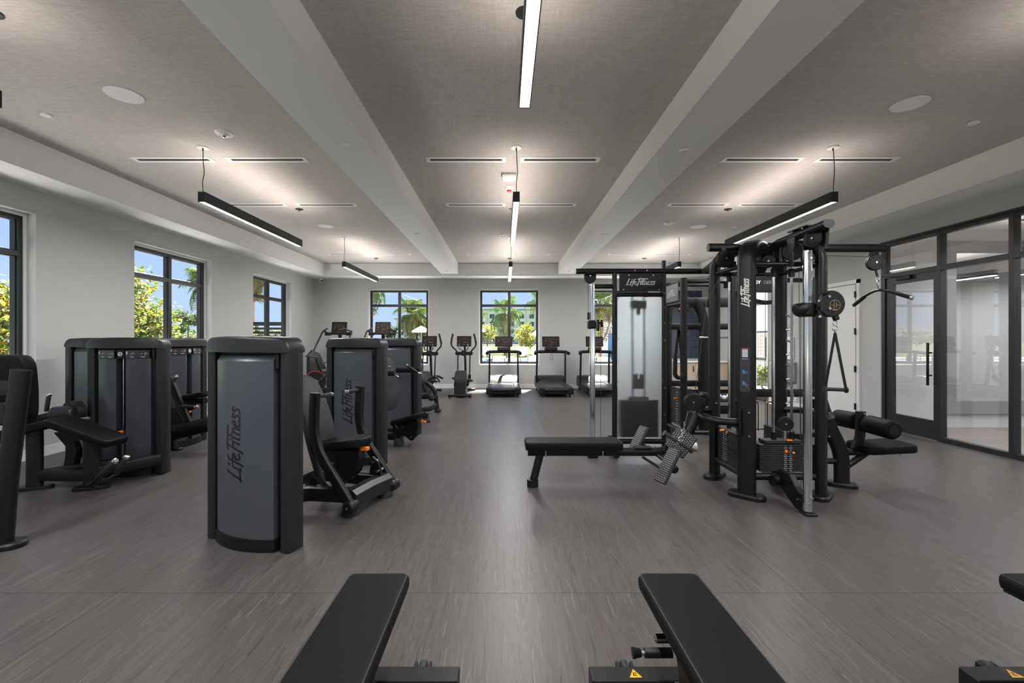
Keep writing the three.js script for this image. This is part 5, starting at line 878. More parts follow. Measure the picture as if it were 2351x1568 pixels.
// ------------------------------------------------------------------ adjustable benches in the foreground
function bench(name, x, label) {
  const t = thing('adjustable_bench', label, 'bench', [x, 0, -1.6], 0, 'adjustable benches');
  const L = 1.0, W = 0.265, T = 0.062;
  const bp = P(t, 'back_pad', M.vinyl, tf(tf(pad(L, W, T, 0.035), 0, 0, 0, 0, Math.PI / 2), 0, 0.473, 0.14)); P(bp, 'piping', M.thread, tf(tf(piping(L, W, T, 0.035, 0.011, null, 0.0022), 0, 0, 0, 0, Math.PI / 2), 0, 0.473, 0.14)); P(bp, 'backing_board', M.black, rb(W - 0.03, 0.012, L - 0.04, 0.004, 0, 0.436, 0.14));
  const sp = P(t, 'seat_pad', M.vinyl, tf(tf(pad(0.38, W, T, 0.035), 0, 0, 0, 0, Math.PI / 2), 0, 0.473, 0.86)); P(sp, 'piping', M.thread, tf(tf(piping(0.38, W, T, 0.035, 0.011, null, 0.0022), 0, 0, 0, 0, Math.PI / 2), 0, 0.473, 0.86));
  P(t, 'pad_rail', M.powder, beam([V(0, 0.395, -0.2), V(0, 0.395, 1.0)], 0.05, 0.07, 0)); P(t, 'adjust_sector', M.powder, ext([[-0.1, 0.36], [0.06, 0.36], [0.02, 0.28], [0.0, 0.1], [-0.1, 0.1], [-0.06, 0.26]], 0.012, 0.002, [-0.055, 0, -0.05], [0, 90 * R, 0])); P(t, 'adjust_sector', M.powder, ext([[-0.1, 0.36], [0.06, 0.36], [0.02, 0.28], [0.0, 0.1], [-0.1, 0.1], [-0.06, 0.26]], 0.012, 0.002, [0.055, 0, -0.05], [0, 90 * R, 0]));
  P(t, 'rear_crossbar', M.powder, rb(0.7, 0.075, 0.085, 0.006, 0, 0.105, -0.255)); P(t, 'spine', M.powder, beam([V(0, 0.1, -0.22), V(0, 0.1, 0.4), V(0, 0.3, 0.75), V(0, 0.36, 0.95)], 0.06, 0.08, 0.1)); P(t, 'front_crossbar', M.powder, rb(0.5, 0.07, 0.08, 0.006, 0, 0.06, 0.9)); P(t, 'front_leg', M.powder, beam([V(0, 0.36, 0.8), V(0, 0.06, 0.9)], 0.06, 0.07, 0));
  for (const s of [-1, 1]) { const w = P(t, 'wheel', M.rubber, rcy(V(s * 0.19 - 0.016, 0.09, -0.33), V(s * 0.19 + 0.016, 0.09, -0.33), 0.046, 0.25)); P(w, 'wheel_fork', M.powder, rb(0.012, 0.075, 0.07, 0.004, s * 0.19 - 0.03, 0.09, -0.315), rb(0.012, 0.075, 0.07, 0.004, s * 0.19 + 0.03, 0.09, -0.315)); P(w, 'wheel_bolt', M.steel, cy(V(s * 0.19 - 0.045, 0.09, -0.33), V(s * 0.19 + 0.045, 0.09, -0.33), 0.008)); P(t, 'foot_pad', M.rubber, rb(0.06, 0.07, 0.07, 0.008, s * 0.27, 0.036, -0.255)); }
  const kn = P(t, 'pull_pin', M.black, rcy(V(-0.06, 0.305, -0.14), V(-0.165, 0.305, -0.14), 0.018, 0.1)); P(kn, 'pin_shaft', M.steel, cy(V(-0.165, 0.305, -0.14), V(-0.18, 0.305, -0.14), 0.007)); P(kn, 'pin_knob', M.black, cy(V(-0.178, 0.305, -0.14), V(-0.21, 0.305, -0.14), 0.014, 16, 0.021)); P(kn, 'pivot_bolt', M.chrome, cy(V(-0.06, 0.345, -0.165), V(-0.115, 0.345, -0.165), 0.018), cy(V(-0.115, 0.345, -0.165), V(-0.12, 0.345, -0.165), 0.012));
  const tx = canvasTex(64, 64, (c) => { c.fillStyle = '#15151a'; c.fillRect(0, 0, 64, 64); c.fillStyle = '#e0a010'; c.beginPath(); c.moveTo(32, 4); c.lineTo(62, 60); c.lineTo(2, 60); c.fill(); c.fillStyle = '#1a1508'; c.fillRect(24, 28, 6, 20); c.fillRect(22, 44, 20, 5); c.fillRect(34, 26, 5, 14); });
  P(t, 'warning_sticker', decalMat(tx), plane(0.055, 0.055, -0.17, 0.1432, -0.255, -Math.PI / 2)); P(t, 'data_label', M.inkGrey, rb(0.05, 0.02, 0.001, 0.0003, 0.12, 0.115, -0.2122), rb(0.05, 0.024, 0.001, 0.0003, 0.19, 0.113, -0.2122));
  return t;
}
bench('a', -0.535, 'black adjustable bench in the foreground left of centre'); bench('b', 0.7, 'black adjustable bench in the foreground right of centre'); bench('c', 2.24, 'black adjustable bench cut off at the lower right corner');

// ------------------------------------------------------------------ cardio row at the back
const consoleTex = canvasTex(256, 160, (c, w, h) => {
  c.fillStyle = '#231c1a'; c.fillRect(0, 0, w, h); c.fillStyle = '#6d625c';
  for (const [x, y, q, r] of [[90, 30, 8, 5], [112, 30, 8, 5], [134, 30, 8, 5], [160, 30, 20, 4], [40, 40, 24, 4], [90, 46, 8, 5], [112, 46, 8, 5], [134, 46, 8, 5], [90, 62, 8, 5], [112, 62, 8, 5], [134, 62, 8, 5], [200, 58, 18, 4], [200, 90, 16, 4], [30, 104, 18, 4], [100, 140, 60, 4], [180, 46, 8, 5], [180, 62, 8, 5]]) c.fillRect(x, y, q, r);
  c.fillStyle = '#cfc6be'; c.fillRect(44, 70, 8, 8); c.fillStyle = '#3f9a55'; c.fillRect(124, 96, 14, 9); c.fillStyle = '#d0342a'; c.fillRect(146, 96, 16, 10); c.fillStyle = '#5a5ea0'; c.fillRect(172, 96, 12, 9);
});
M.console = phys({ map: consoleTex, roughness: 0.55, specularIntensity: 0.3, emissive: new THREE.Color(0xffffff), emissiveMap: consoleTex, emissiveIntensity: 0.12 }); M.console.userData.keepUv = true;
function consoleUnit(t, w, h, y, z, tilt = -0.25) {
  const c = P(t, 'console', M.black, rb(w, h, 0.045, 0.02, 0, y, z, tilt)); P(c, 'console_face', M.console, tf(fin(new THREE.PlaneGeometry(w - 0.03, h - 0.03)), 0, y + 0.0235 * Math.sin(-tilt), z + 0.0235 * Math.cos(tilt), tilt)); return c;
}
function treadmill(label, x, d) {
  const t = thing('treadmill', label, 'treadmill', [x, 0, -d], 0, 'treadmills facing the back windows');   // rear end at z = +1.0
  P(t, 'deck', M.shell, rb(0.86, 0.13, 1.92, 0.03, 0, 0.165, 0.02)); P(t, 'belt', M.belt, rb(0.54, 0.02, 1.45, 0.006, 0, 0.236, 0.2));
  for (const s of [-1, 1]) { P(t, 'side_rail', M.shell, rb(0.16, 0.035, 1.5, 0.012, s * 0.36, 0.245, 0.2)); P(t, 'foot', M.rubber, cy(V(s * 0.37, 0, 0.9), V(s * 0.37, 0.1, 0.9), 0.03)); P(t, 'foot', M.rubber, cy(V(s * 0.37, 0, -0.8), V(s * 0.37, 0.1, -0.8), 0.03)); P(t, 'rail_strip', M.steel, rb(0.012, 0.008, 0.34, 0.002, s * 0.285, 0.262, -0.3, 0, s * 0.12)); }
  P(t, 'rear_bumper', M.black, rb(0.92, 0.17, 0.14, 0.03, 0, 0.165, 0.95)); P(t, 'rear_roller_cover', M.black, rcy(V(-0.31, 0.19, 1.0), V(0.31, 0.19, 1.0), 0.055));
  { const rings = []; for (let i = 0; i <= 10; i++) { const z = -0.98 + 0.62 * i / 10, h = 0.13 + 0.21 * Math.sin(Math.min(1, (10 - i) / 5) * Math.PI / 2) * (i === 0 ? 0.85 : 1); rings.push(rrect(0.88, h, 0.05, 3).map(([a, b]) => V(a, 0.1 + h / 2 + b, z))); } P(t, 'motor_hood', M.shell, loft(rings, true, 0.8)); }
  { const rings = []; for (let i = 0; i <= 8; i++) { const z = -0.9 + 0.56 * i / 8, h = 0.06 + 0.26 * Math.cos(i / 8 * Math.PI / 2); rings.push(rrect(0.54, h, 0.03, 3).map(([a, b]) => V(a, 0.13 + h / 2 + b, z))); } P(t, 'hood_bulge', M.panel, loft(rings, true, 0.8)); }
  for (const s of [-1, 1]) P(t, 'upright', M.powder, beam([V(s * 0.42, 0.2, -0.42), V(s * 0.41, 1.13, -0.34)], 0.05, 0.1, 0, V(0, 0, 1), 0.02));
  P(t, 'handlebar', M.black, beam([V(-0.47, 1.12, -0.06), V(-0.44, 1.16, -0.32), V(0, 1.17, -0.36), V(0.44, 1.16, -0.32), V(0.47, 1.12, -0.06)], 0.09, 0.085, 0.1, V(0, 1, 0), 0.03)); P(t, 'stop_key', M.red, rb(0.06, 0.018, 0.02, 0.005, 0, 1.2, -0.3)); P(t, 'console_neck', M.black, rb(0.38, 0.1, 0.12, 0.03, 0, 1.25, -0.4, -0.2)); consoleUnit(t, 0.51, 0.31, 1.46, -0.42);
  const tr = P(t, 'phone_tray', M.black, rb(0.34, 0.02, 0.14, 0.008, 0, 1.225, -0.3)); P(t, 'safety_cord', M.black, tube([V(0.02, 1.13, -0.3), V(-0.03, 1.02, -0.3), V(-0.02, 0.92, -0.3), V(0.05, 0.92, -0.3), V(0.05, 1.04, -0.3), V(0.03, 1.13, -0.3)], 0.004, 0.03, 5));
  return t;
}
treadmill('treadmill in front of the centre back window', -0.02, 12.92); treadmill('treadmill between the centre and right back windows', 1.36, 12.92); treadmill('treadmill by the right back window, partly hidden by the crossover', 2.64, 12.92);
function elliptical(label, x, d) {
  const t = thing('elliptical', label, 'elliptical', [x, 0, -d], 0, 'elliptical trainers');
  { const o = []; for (let i = 0; i <= 14; i++) { const q = Math.PI * i / 14; o.push([0.3 * Math.cos(q), 0.4 + 0.26 * Math.sin(q)]); } o.push([-0.3, 0.08], [0.3, 0.08]); P(t, 'drive_housing', M.shell, ext(o, 0.3, 0.03, [0, 0, 0.55], [0, 90 * R, 0])); }
  P(t, 'rear_stabilizer', M.powder, rcy(V(-0.31, 0.06, 0.9), V(0.31, 0.06, 0.9), 0.035)); P(t, 'front_stabilizer', M.powder, rcy(V(-0.3, 0.05, -0.7), V(0.3, 0.05, -0.7), 0.035)); P(t, 'data_plate', M.inkWhite, rb(0.1, 0.03, 0.002, 0.001, 0.0, 0.1, 0.862));
  P(t, 'base_beam', M.powder, beam([V(0, 0.08, 0.9), V(0, 0.08, -0.72)], 0.1, 0.08, 0)); P(t, 'foot', M.rubber, cy(V(-0.26, 0, 0.9), V(-0.26, 0.05, 0.9), 0.03)); P(t, 'foot', M.rubber, cy(V(0.26, 0, 0.9), V(0.26, 0.05, 0.9), 0.03));
  P(t, 'center_post', M.powder, beam([V(0.04, 0.1, -0.55), V(0.02, 1.35, -0.42)], 0.06, 0.09, 0, V(0, 0, 1), 0.02)); P(t, 'tray_bar', M.black, rb(0.5, 0.1, 0.1, 0.03, 0, 1.12, -0.36), rb(0.14, 0.16, 0.12, 0.04, 0, 1.13, -0.36)); consoleUnit(t, 0.42, 0.31, 1.47, -0.4);
  P(t, 'fixed_grip', M.steel, tube([V(-0.06, 1.22, -0.3), V(-0.13, 1.25, -0.22), V(-0.12, 1.4, -0.2)], 0.016, 0.05, 10)); P(t, 'fixed_grip', M.steel, tube([V(0.06, 1.22, -0.3), V(0.13, 1.25, -0.22), V(0.12, 1.4, -0.2)], 0.016, 0.05, 10));
  for (const s of [-1, 1]) {
    const a = P(t, 'swing_arm', M.powder, tube([V(s * 0.17, 0.45, -0.2), V(s * 0.175, 1.16, -0.36), V(s * 0.36, 1.34, -0.26), V(s * 0.34, 1.5, -0.2)], 0.02, 0.12)); P(a, 'arm_grip', M.rubber, tube([V(s * 0.355, 1.4, -0.23), V(s * 0.34, 1.5, -0.2), V(s * 0.3, 1.68, -0.18)], 0.027, 0.08));
    const p = P(t, 'pedal_arm', M.powder, beam([V(s * 0.17, 0.42, -0.22), V(s * 0.17, 0.3, 0.5)], 0.06, 0.07, 0)); P(p, 'foot_pedal', M.rubber, rb(0.16, 0.05, 0.36, 0.015, s * 0.2, s > 0 ? 0.38 : 0.44, 0.1, -0.15)); P(t, 'arm_hinge', M.black, rb(0.08, 0.14, 0.1, 0.02, s * 0.17, 0.46, -0.2));
  }
  return t;
}
elliptical('elliptical trainer left of the centre window, fully in view', -1.16, 12.72); elliptical('elliptical trainer partly hidden behind the centre row towers', -2.12, 12.5);
function climber(label, x, d) {
  const t = thing('stair_climber', label, 'stair climber', [x, 0, -d], 0, 'stair climbers');
  for (const s of [-1, 1]) P(t, 'side_shroud', M.shell, ext([[-0.75, 0.06], [0.72, 0.06], [0.74, 0.3], [0.3, 0.75], [-0.1, 1.12], [-0.5, 1.22], [-0.74, 1.1]], 0.09, 0.02, [s * 0.36, 0, 0], [0, 90 * R, 0]));
  for (let i = 0; i < 5; i++) P(t, 'step', M.steel, rb(0.6, 0.05, 0.26, 0.01, 0, 0.28 + i * 0.2, 0.55 - i * 0.21));
  P(t, 'base', M.black, rb(0.74, 0.06, 1.5, 0.02, 0, 0.03, 0)); P(t, 'mast', M.powder, beam([V(0, 0.6, -0.6), V(0, 1.75, -0.55)], 0.1, 0.07, 0, V(0, 0, 1), 0.02)); consoleUnit(t, 0.44, 0.36, 1.85, -0.5, -0.2); P(t, 'cross_bar', M.black, rb(0.72, 0.05, 0.07, 0.02, 0, 1.68, -0.48));
  for (const s of [-1, 1]) { P(t, 'cup_holder', M.black, rb(0.16, 0.1, 0.14, 0.03, s * 0.3, 1.68, -0.44)); P(t, 'handrail', M.powder, tube([V(s * 0.42, 0.75, 0.5), V(s * 0.43, 1.25, 0.2), V(s * 0.41, 1.76, -0.35), V(s * 0.36, 1.74, -0.45)], 0.022, 0.1)); const g = P(t, 'hand_grip', M.rubber, rcy(V(s * 0.4, 1.75, -0.32), V(s * 0.22, 1.83, -0.2), 0.022)); P(g, 'grip_button', M.red, sph(0.02, s * 0.215, 1.832, -0.197)); }
  return t;
}
climber('stair climber in the back left corner beside the left back window', -4.75, 12.6); climber('stair climber in front of the left back window', -3.5, 12.6);
{ // indoor cycle in the left back corner
  const t = thing('indoor_cycle', 'indoor cycle with red rimmed flywheel between the towers at the back left', 'exercise bike', [-4.28, 0, -11.1], -58 * R);
  const w = P(t, 'flywheel', M.black, cy(V(-0.03, 0.5, 0.32), V(0.03, 0.5, 0.32), 0.25, 32)); P(w, 'wheel_ring', M.red, ring(0.25, 0.01, 0.02, 0.5, 0.32, 0, Math.PI / 2)); P(w, 'wheel_hub', M.steel, cy(V(-0.05, 0.5, 0.32), V(0.05, 0.5, 0.32), 0.06));
  P(t, 'frame', M.powder, beam([V(0, 0.08, 0.6), V(0, 0.42, 0.3), V(0, 0.75, -0.05), V(0, 0.3, -0.35), V(0, 0.08, -0.5)], 0.07, 0.08, 0.1), cy(V(0, 0.6, 0.12), V(0, 1.05, 0.3), 0.03), cy(V(0, 0.5, -0.2), V(0, 0.98, -0.35), 0.028));
  P(t, 'stabilizer', M.powder, rcy(V(-0.28, 0.05, 0.6), V(0.28, 0.05, 0.6), 0.035)); P(t, 'stabilizer', M.powder, rcy(V(-0.28, 0.05, -0.5), V(0.28, 0.05, -0.5), 0.035)); P(t, 'saddle', M.vinyl, tf(pad(0.28, 0.2, 0.06, 0.06), 0, 1.0, -0.36, 0, Math.PI / 2)); P(t, 'handlebar', M.rubber, tube([V(-0.2, 1.12, 0.5), V(-0.2, 1.08, 0.25), V(0.2, 1.08, 0.25), V(0.2, 1.12, 0.5)], 0.018, 0.06)); P(t, 'crank', M.steel, cy(V(-0.14, 0.36, -0.08), V(0.14, 0.36, -0.08), 0.02), rb(0.09, 0.02, 0.07, 0.005, -0.18, 0.2, -0.05), rb(0.09, 0.02, 0.07, 0.005, 0.18, 0.52, -0.1));
}
// ------------------------------------------------------------------ outside
const G0 = -0.06;
{
  const paving = mat({ color: lin(0.44, 0.445, 0.45), roughness: 0.85, bumpMap: rep(soft, 1, 1), bumpScale: 0.002 }), lawn = mat({ color: lin(0.07, 0.1, 0.024), roughness: 1, bumpMap: rep(grain, 3, 3), bumpScale: 0.03 });
  const water = phys({ color: lin(0.1, 0.42, 0.5), roughness: 0.06, bumpMap: rep(soft, 0.4, 0.4), bumpScale: 0.01 });
  const g = struct('ground');
  P(g, 'deck_paving', paving, box6(-7, 30, G0 - 0.2, G0, 14.43, 29)); P(g, 'side_walk', paving, box6(-9.4, -6.19, G0 - 0.2, G0, -30, 14.43)); P(g, 'side_lawn', lawn, box6(-60, -9.4, G0 - 0.2, G0, -30, 14.43)); P(g, 'side_lawn', lawn, box6(-60, -7, G0 - 0.2, G0, 14.43, 29)); P(g, 'front_paving', paving, box6(-60, 60, G0 - 0.2, G0, -60, -30), box6(-6.19, 60, G0 - 0.2, G0, -30, -5.44)); P(g, 'side_paving', paving, box6(11.7, 60, G0 - 0.2, G0, -5.44, 29), box6(6.64, 11.7, G0 - 0.2, G0, 8.0, 14.43));
  P(g, 'pool_coping', paving, box6(-20, 20, G0 - 0.2, G0, 35, 36.6), box6(-60, -20, G0 - 0.2, G0, 29, 36.6), box6(20, 60, G0 - 0.2, G0, 29, 36.6)); P(g, 'pool_water', water, box6(-20, 20, G0 - 0.3, G0 - 0.08, 29, 35));
  P(g, 'lawn_strip', lawn, box6(-60, 60, G0 - 0.2, G0 + 0.01, 36.6, 38.6)); P(g, 'lounge_paving', paving, box6(-60, 60, G0 - 0.2, G0, 38.6, 41.5)); P(g, 'far_lawn', lawn, box6(-300, 300, G0 - 0.2, G0, 41.5, 400)); P(g, 'far_lawn', lawn, box6(-300, -60, G0 - 0.2, G0, -60, 41.5), box6(60, 300, G0 - 0.2, G0, -60, 41.5));
}
const leafMat = phys({ color: 0xffffff, transmission: 0.5, roughness: 0.9, thickness: 0 }), bark = mat({ color: lin(0.16, 0.11, 0.075), roughness: 0.95, bumpMap: rep(soft, 4, 4), bumpScale: 0.01 }), palmBark = mat({ color: lin(0.3, 0.185, 0.12), roughness: 0.95 });
const frondMats = [[0.109, 0.170, 0.034], [0.163, 0.218, 0.048], [0.231, 0.224, 0.054], [0.177, 0.109, 0.048]].map((c) => phys({ color: lin(...c), transmission: 0.3, roughness: 0.85, thickness: 0 }));
const leafGeo = (() => { const g = new THREE.BufferGeometry(); g.setAttribute('position', new THREE.Float32BufferAttribute([0, 0, 0, 0.32, 0.1, 0.5, 0, 0, 1, 0, 0, 0, 0, 0, 1, -0.32, 0.1, 0.5], 3)); g.setAttribute('uv', new THREE.Float32BufferAttribute(new Float32Array(12), 2)); g.computeVertexNormals(); return g; })();
function leafTree(name, label, x, d, h, cr, ch, n, size, cols, group) {
  const t = thing(name, label, 'tree', [x, G0, -d], 0, group), top = h - ch;
  P(t, 'trunk', bark, tube([V(0, 0, 0), V(0.06, top * 0.5, 0.02), V(-0.03, h - ch * 0.9, 0), V(0.02, h - ch * 0.3, 0.03)], Math.max(0.03, h * 0.016), 0.2, 7));
  for (let i = 0; i < 5; i++) { const a = i * 1.3 + rnd(), r = cr * rr(0.4, 0.8), y = top + ch * rr(0.3, 0.8); P(t, 'branch', bark, tube([V(0, top + ch * 0.05 * i, 0), V(r * 0.4 * Math.cos(a), y - ch * 0.12, r * 0.4 * Math.sin(a)), V(r * Math.cos(a), y, r * Math.sin(a))], Math.max(0.012, h * 0.006), 0.1, 5)); }
  const im = new THREE.InstancedMesh(leafGeo, leafMat, n), q = new THREE.Quaternion(), c = new THREE.Color(), clumps = Array.from({ length: 22 }, () => { const a = rnd() * 6.283, b = Math.acos(rr(-1, 1)), k = Math.pow(rnd(), 0.4); return [cr * k * Math.sin(b) * Math.cos(a), top + ch / 2 + ch / 2 * k * Math.cos(b), cr * k * Math.sin(b) * Math.sin(a)]; });
  for (let i = 0; i < n; i++) {
    const b = clumps[i % clumps.length], s = size * rr(0.6, 1.3), e = new THREE.Euler(rr(-1.4, 1.4), rnd() * 6.283, rr(-1.4, 1.4)), g = () => (rnd() + rnd() + rnd() - 1.5) * 0.62;
    im.setMatrixAt(i, new THREE.Matrix4().compose(V(b[0] + g() * cr * 0.5, b[1] + g() * ch * 0.28, b[2] + g() * cr * 0.5), q.setFromEuler(e), V(s, s, s)));
    const k = cols[Math.floor(rnd() * cols.length)]; im.setColorAt(i, c.setRGB(k[0] * rr(0.75, 1.2), k[1] * rr(0.75, 1.2), k[2] * rr(0.7, 1.2)));
  }
  im.name = 'foliage'; im.userData.kind = 'stuff'; im.castShadow = im.receiveShadow = true; t.add(im);
  return t;
}
function frondGeo(L, droop, seedK) {
  const geos = [], pts = []; for (let i = 0; i <= 8; i++) { const t = i / 8; pts.push(V(0, L * (0.55 * t - droop * t * t), L * (0.95 * t - 0.2 * t * t))); }
  geos.push(sweep(pts, circ(L * 0.012, 4)));
  const pos = [];
  for (let i = 0; i < 26; i++) for (const s of [-1, 1]) {
    const t = 0.22 + 0.78 * i / 26, k = t * 8, a = Math.min(7, Math.floor(k)), p = pts[a].clone().lerp(pts[a + 1], k - a), l = L * (0.5 - 0.22 * t) * (0.8 + 0.4 * hash(i, s + 2, seedK)), w = L * 0.018, dz = 0.45;
    const m = p.clone().add(V(s * l * 0.5, l * 0.08 - l * 0.15 * hash(i, s + 3, seedK), l * dz * 0.5)), e = p.clone().add(V(s * l * 0.72, -l * (0.35 + 0.4 * hash(i, s + 5, seedK)), l * dz));
    const o = V(0, 0, w); const q = [p.clone().sub(o), p.clone().add(o), m.clone().add(o), m.clone().sub(o)];
    for (const z of [0, 1, 2, 0, 2, 3]) pos.push(q[z].x, q[z].y, q[z].z); pos.push(q[3].x, q[3].y, q[3].z, q[2].x, q[2].y, q[2].z, e.x, e.y, e.z);
  }
  const g = new THREE.BufferGeometry(); g.setAttribute('position', new THREE.Float32BufferAttribute(pos, 3)); g.computeVertexNormals();
  return mergeGeometries([...geos.map(fin), fin(g)]);
}
const frondSet = [0.35, 0.6, 0.95, 1.3].map((dr, i) => frondGeo(1, dr, i));
function palm(label, x, d, boot, R_, n = 26, tr = 0.17, drop = 0) {
  const t = thing('palm_tree', label, 'palm tree', [x, G0, -d], 0, 'palms around the building'), H = boot - G0;
  P(t, 'trunk', palmBark, loft(Array.from({ length: 14 }, (_, i) => circ(tr * (1 + (i % 2 ? 0.07 : -0.05)), 12).map(([a, b]) => V(a, H * i / 13, -b))), true, 0.3));
  P(t, 'leaf_boots', palmBark, loft([[0, 1], [0.25, 1.5], [0.5, 1.2], [0.7, 0.6]].map(([y, k]) => circ(tr * k, 10).map(([a, b], i) => V(a * (i % 2 ? 1.2 : 0.9), H - 0.1 + y * R_ * 0.35, -b * (i % 2 ? 1.2 : 0.9)))), true, 0.2));
  for (let i = 0; i < n; i++) {
    const k = Math.min(3, Math.floor((i / n) * 4)), m = new THREE.Mesh(frondSet[k], frondMats[(i / n > 0.86 ? 3 : i / n > 0.6 ? 2 : (i % 3 === 0 ? 1 : 0))]); m.name = 'frond';
    m.position.set(0, H + R_ * 0.12, 0); m.rotation.set(-0.75 + 0.5 * k + rr(-0.2, 0.2) + drop, i * 2.399, 0, 'YXZ'); m.scale.setScalar(R_ * rr(0.85, 1.15)); m.castShadow = m.receiveShadow = true; t.add(m);
  }
  return t;
}
palm('palm with brown ringed trunk seen through the centre back window', 0.1, 38, 3.5, 1.75, 20, 0.16);
palm('palm with drooping yellow fronds at the right of the centre back window', 2.75, 34, 4.2, 1.35, 16, 0.13, 0.3);
palm('palm whose fronds show low at the left of the centre window', -2.2, 40, 3.6, 0.8, 14, 0.12);
palm('palm with thick trunk in the right half of the left back window', -10.45, 51, 4.0, 2.5, 20, 0.18);
palm('thinner palm at the right edge of the left back window', -10.85, 60, 4.2, 2.4, 18, 0.15, 0.1);
palm('palm with hanging fronds at the left edge of the left back window', -11.75, 40, 5.9, 2.1, 20, 0.16, 0.2);
palm('palm with pale crown outside the right back window', 5.6, 26.6, 3.3, 1.9, 22, 0.13);
palm('palm with hanging brown fronds outside the middle left window', -10.6, 16.4, 3.3, 1.05, 22, 0.12, 0.3);
palm('palm with drooping fronds outside the farthest left window', -10.9, 19.6, 4.3, 1.3, 24, 0.13, 0.25);
const yel = [[0.277, 0.251, 0.020], [0.224, 0.238, 0.020], [0.145, 0.198, 0.020], [0.304, 0.244, 0.033]], grn = [[0.059, 0.106, 0.020], [0.099, 0.145, 0.023], [0.145, 0.172, 0.030]];
leafTree('broadleaf_tree', 'yellow green tree close outside the nearest left window', -9.9, 8.5, 3.05, 1.25, 2.6, 5200, 0.13, [...yel, ...grn.slice(1)], 'trees outside');
leafTree('broadleaf_tree', 'tall yellow and green tree outside the middle left window', -11.2, 13.4, 3.5, 1.25, 3.0, 5200, 0.14, [...yel, ...grn], 'trees outside');
leafTree('broadleaf_tree', 'bright yellow green tree by the pool in the centre window', 2.0, 43, 2.9, 0.95, 1.9, 1500, 0.2, yel, 'trees outside');
leafTree('broadleaf_tree', 'pale sparse tree at the left of the centre window', -1.6, 43, 3.3, 0.85, 2.5, 900, 0.2, [[0.363, 0.330, 0.119], ...yel.slice(1)], 'trees outside');
leafTree('broadleaf_tree', 'small green tree between the palms in the left back window', -11.9, 68, 4.9, 1.0, 4.0, 900, 0.3, grn, 'trees outside');
leafTree('broadleaf_tree', 'dark round tree beyond the left back window', -37, 150, 6.4, 1.7, 4.4, 900, 0.6, [[0.033, 0.066, 0.026], [0.053, 0.092, 0.033]], 'trees outside');
leafTree('pine_tree', 'flat topped pine far beyond the middle left window', -82, 118, 8.6, 2.9, 3.6, 2200, 0.5, [[0.066, 0.106, 0.046], [0.106, 0.145, 0.053]], 'trees outside');
leafTree('pine_tree', 'smaller flat topped pine far left of the tall pine', -87, 121, 5.6, 2.2, 2.0, 1200, 0.5, [[0.066, 0.106, 0.046], [0.106, 0.145, 0.053]], 'trees outside');
['left end', 'left part', 'middle', 'right part', 'right end'].forEach((w, i) => leafTree('broadleaf_tree', `low grey green tree at the ${w} of the far treeline on the left`, -103 + i * 11, 128 + (i % 2) * 6, 4.4, 6.6, 4.2, 1300, 0.9, [[0.106, 0.145, 0.079], [0.158, 0.185, 0.092]], 'trees outside'));
leafTree('pine_tree', 'small pine top beyond the slat fence in the farthest left window', -62, 113, 6.0, 2.0, 3.4, 900, 0.5, [[0.066, 0.106, 0.046]], 'trees outside');
leafTree('shrub', 'green shrub outside the far right glass door', 8.1, 14.3, 0.75, 0.3, 0.72, 500, 0.1, grn, 'trees outside');

// apartment houses
const stucco = mat({ color: lin(0.72, 0.7, 0.74), roughness: 0.9 }), stucco2 = mat({ color: lin(0.55, 0.54, 0.6), roughness: 0.9 }), roofM = mat({ color: lin(0.3, 0.29, 0.28), roughness: 0.9 }), paneM = mat({ color: lin(0.05, 0.07, 0.12), roughness: 0.12 });
function house(label, x0, x1, d, h, cols, gable) {
  const t = world('apartment_building', label, 'building', [(x0 + x1) / 2, 0, d], 'apartment blocks');
  P(t, 'wall', stucco, box6(x0, x1, G0, h, d, d + 14)); P(t, 'roof', roofM, box6(x0 - 0.6, x1 + 0.6, h, h + 0.5, d - 0.6, d + 14.6));
  if (gable) P(t, 'gable', stucco, ext([[-5, 0], [5, 0], [0, 3.2]], 2, 0, [gable, h + 0.4, -d + 0.2]));
  for (const c of cols) { P(t, 'pilaster', stucco2, box6(c - 2.3, c - 1.9, G0, h, d - 0.4, d)); for (let f = 0; f < 4; f++) { const y = 0.9 + f * 3.1; if (y + 1.9 > h) continue; const w = P(t, 'window', stucco2, box6(c - 1.0, c + 1.0, y, y + 1.9, d - 0.12, d - 0.005)); P(w, 'window_pane', paneM, box6(c - 0.9, c - 0.06, y + 0.1, y + 1.8, d - 0.16, d - 0.12), box6(c + 0.06, c + 0.9, y + 0.1, y + 1.8, d - 0.16, d - 0.12)); } }
  return t;
}
house('pale apartment block behind the palms in the left back window', -56, -34, 234, 12.2, [-53, -49, -45, -41, -37]); house('pale apartment block with gable behind the palm in the centre window', -13, 19, 184, 13.6, [-9, -5, -1, 3, 7, 11, 15], 14);
{
  const w = world('cabana', 'white pool cabana with blue door seen through the right back window', 'cabana', [9.4, 0, 37]); P(w, 'wall', stucco, box6(7.9, 11, G0, 2.7, 36.9, 39)); P(w, 'roof', roofM, box6(7.7, 11.2, 2.7, 2.85, 36.6, 39.2)); P(w, 'door', mat({ color: lin(0.06, 0.1, 0.2), roughness: 0.5 }), box6(8.4, 9.2, G0, 2.1, 36.84, 36.9));
}
function umbrella(label, x, d, y, r) { const t = thing('pool_umbrella', label, 'umbrella', [x, G0, -d], 0, 'pool umbrellas'); P(t, 'pole', M.steel, cy(V(0, 0, 0), V(0, y - G0 + 0.5, 0), 0.03)); P(t, 'canopy', stucco, lathe([[0.01, 0.55], [r * 0.5, 0.3], [r, 0], [r, -0.12]], 0, y - G0, 0, 0, 0, 0, 8)); return t; }
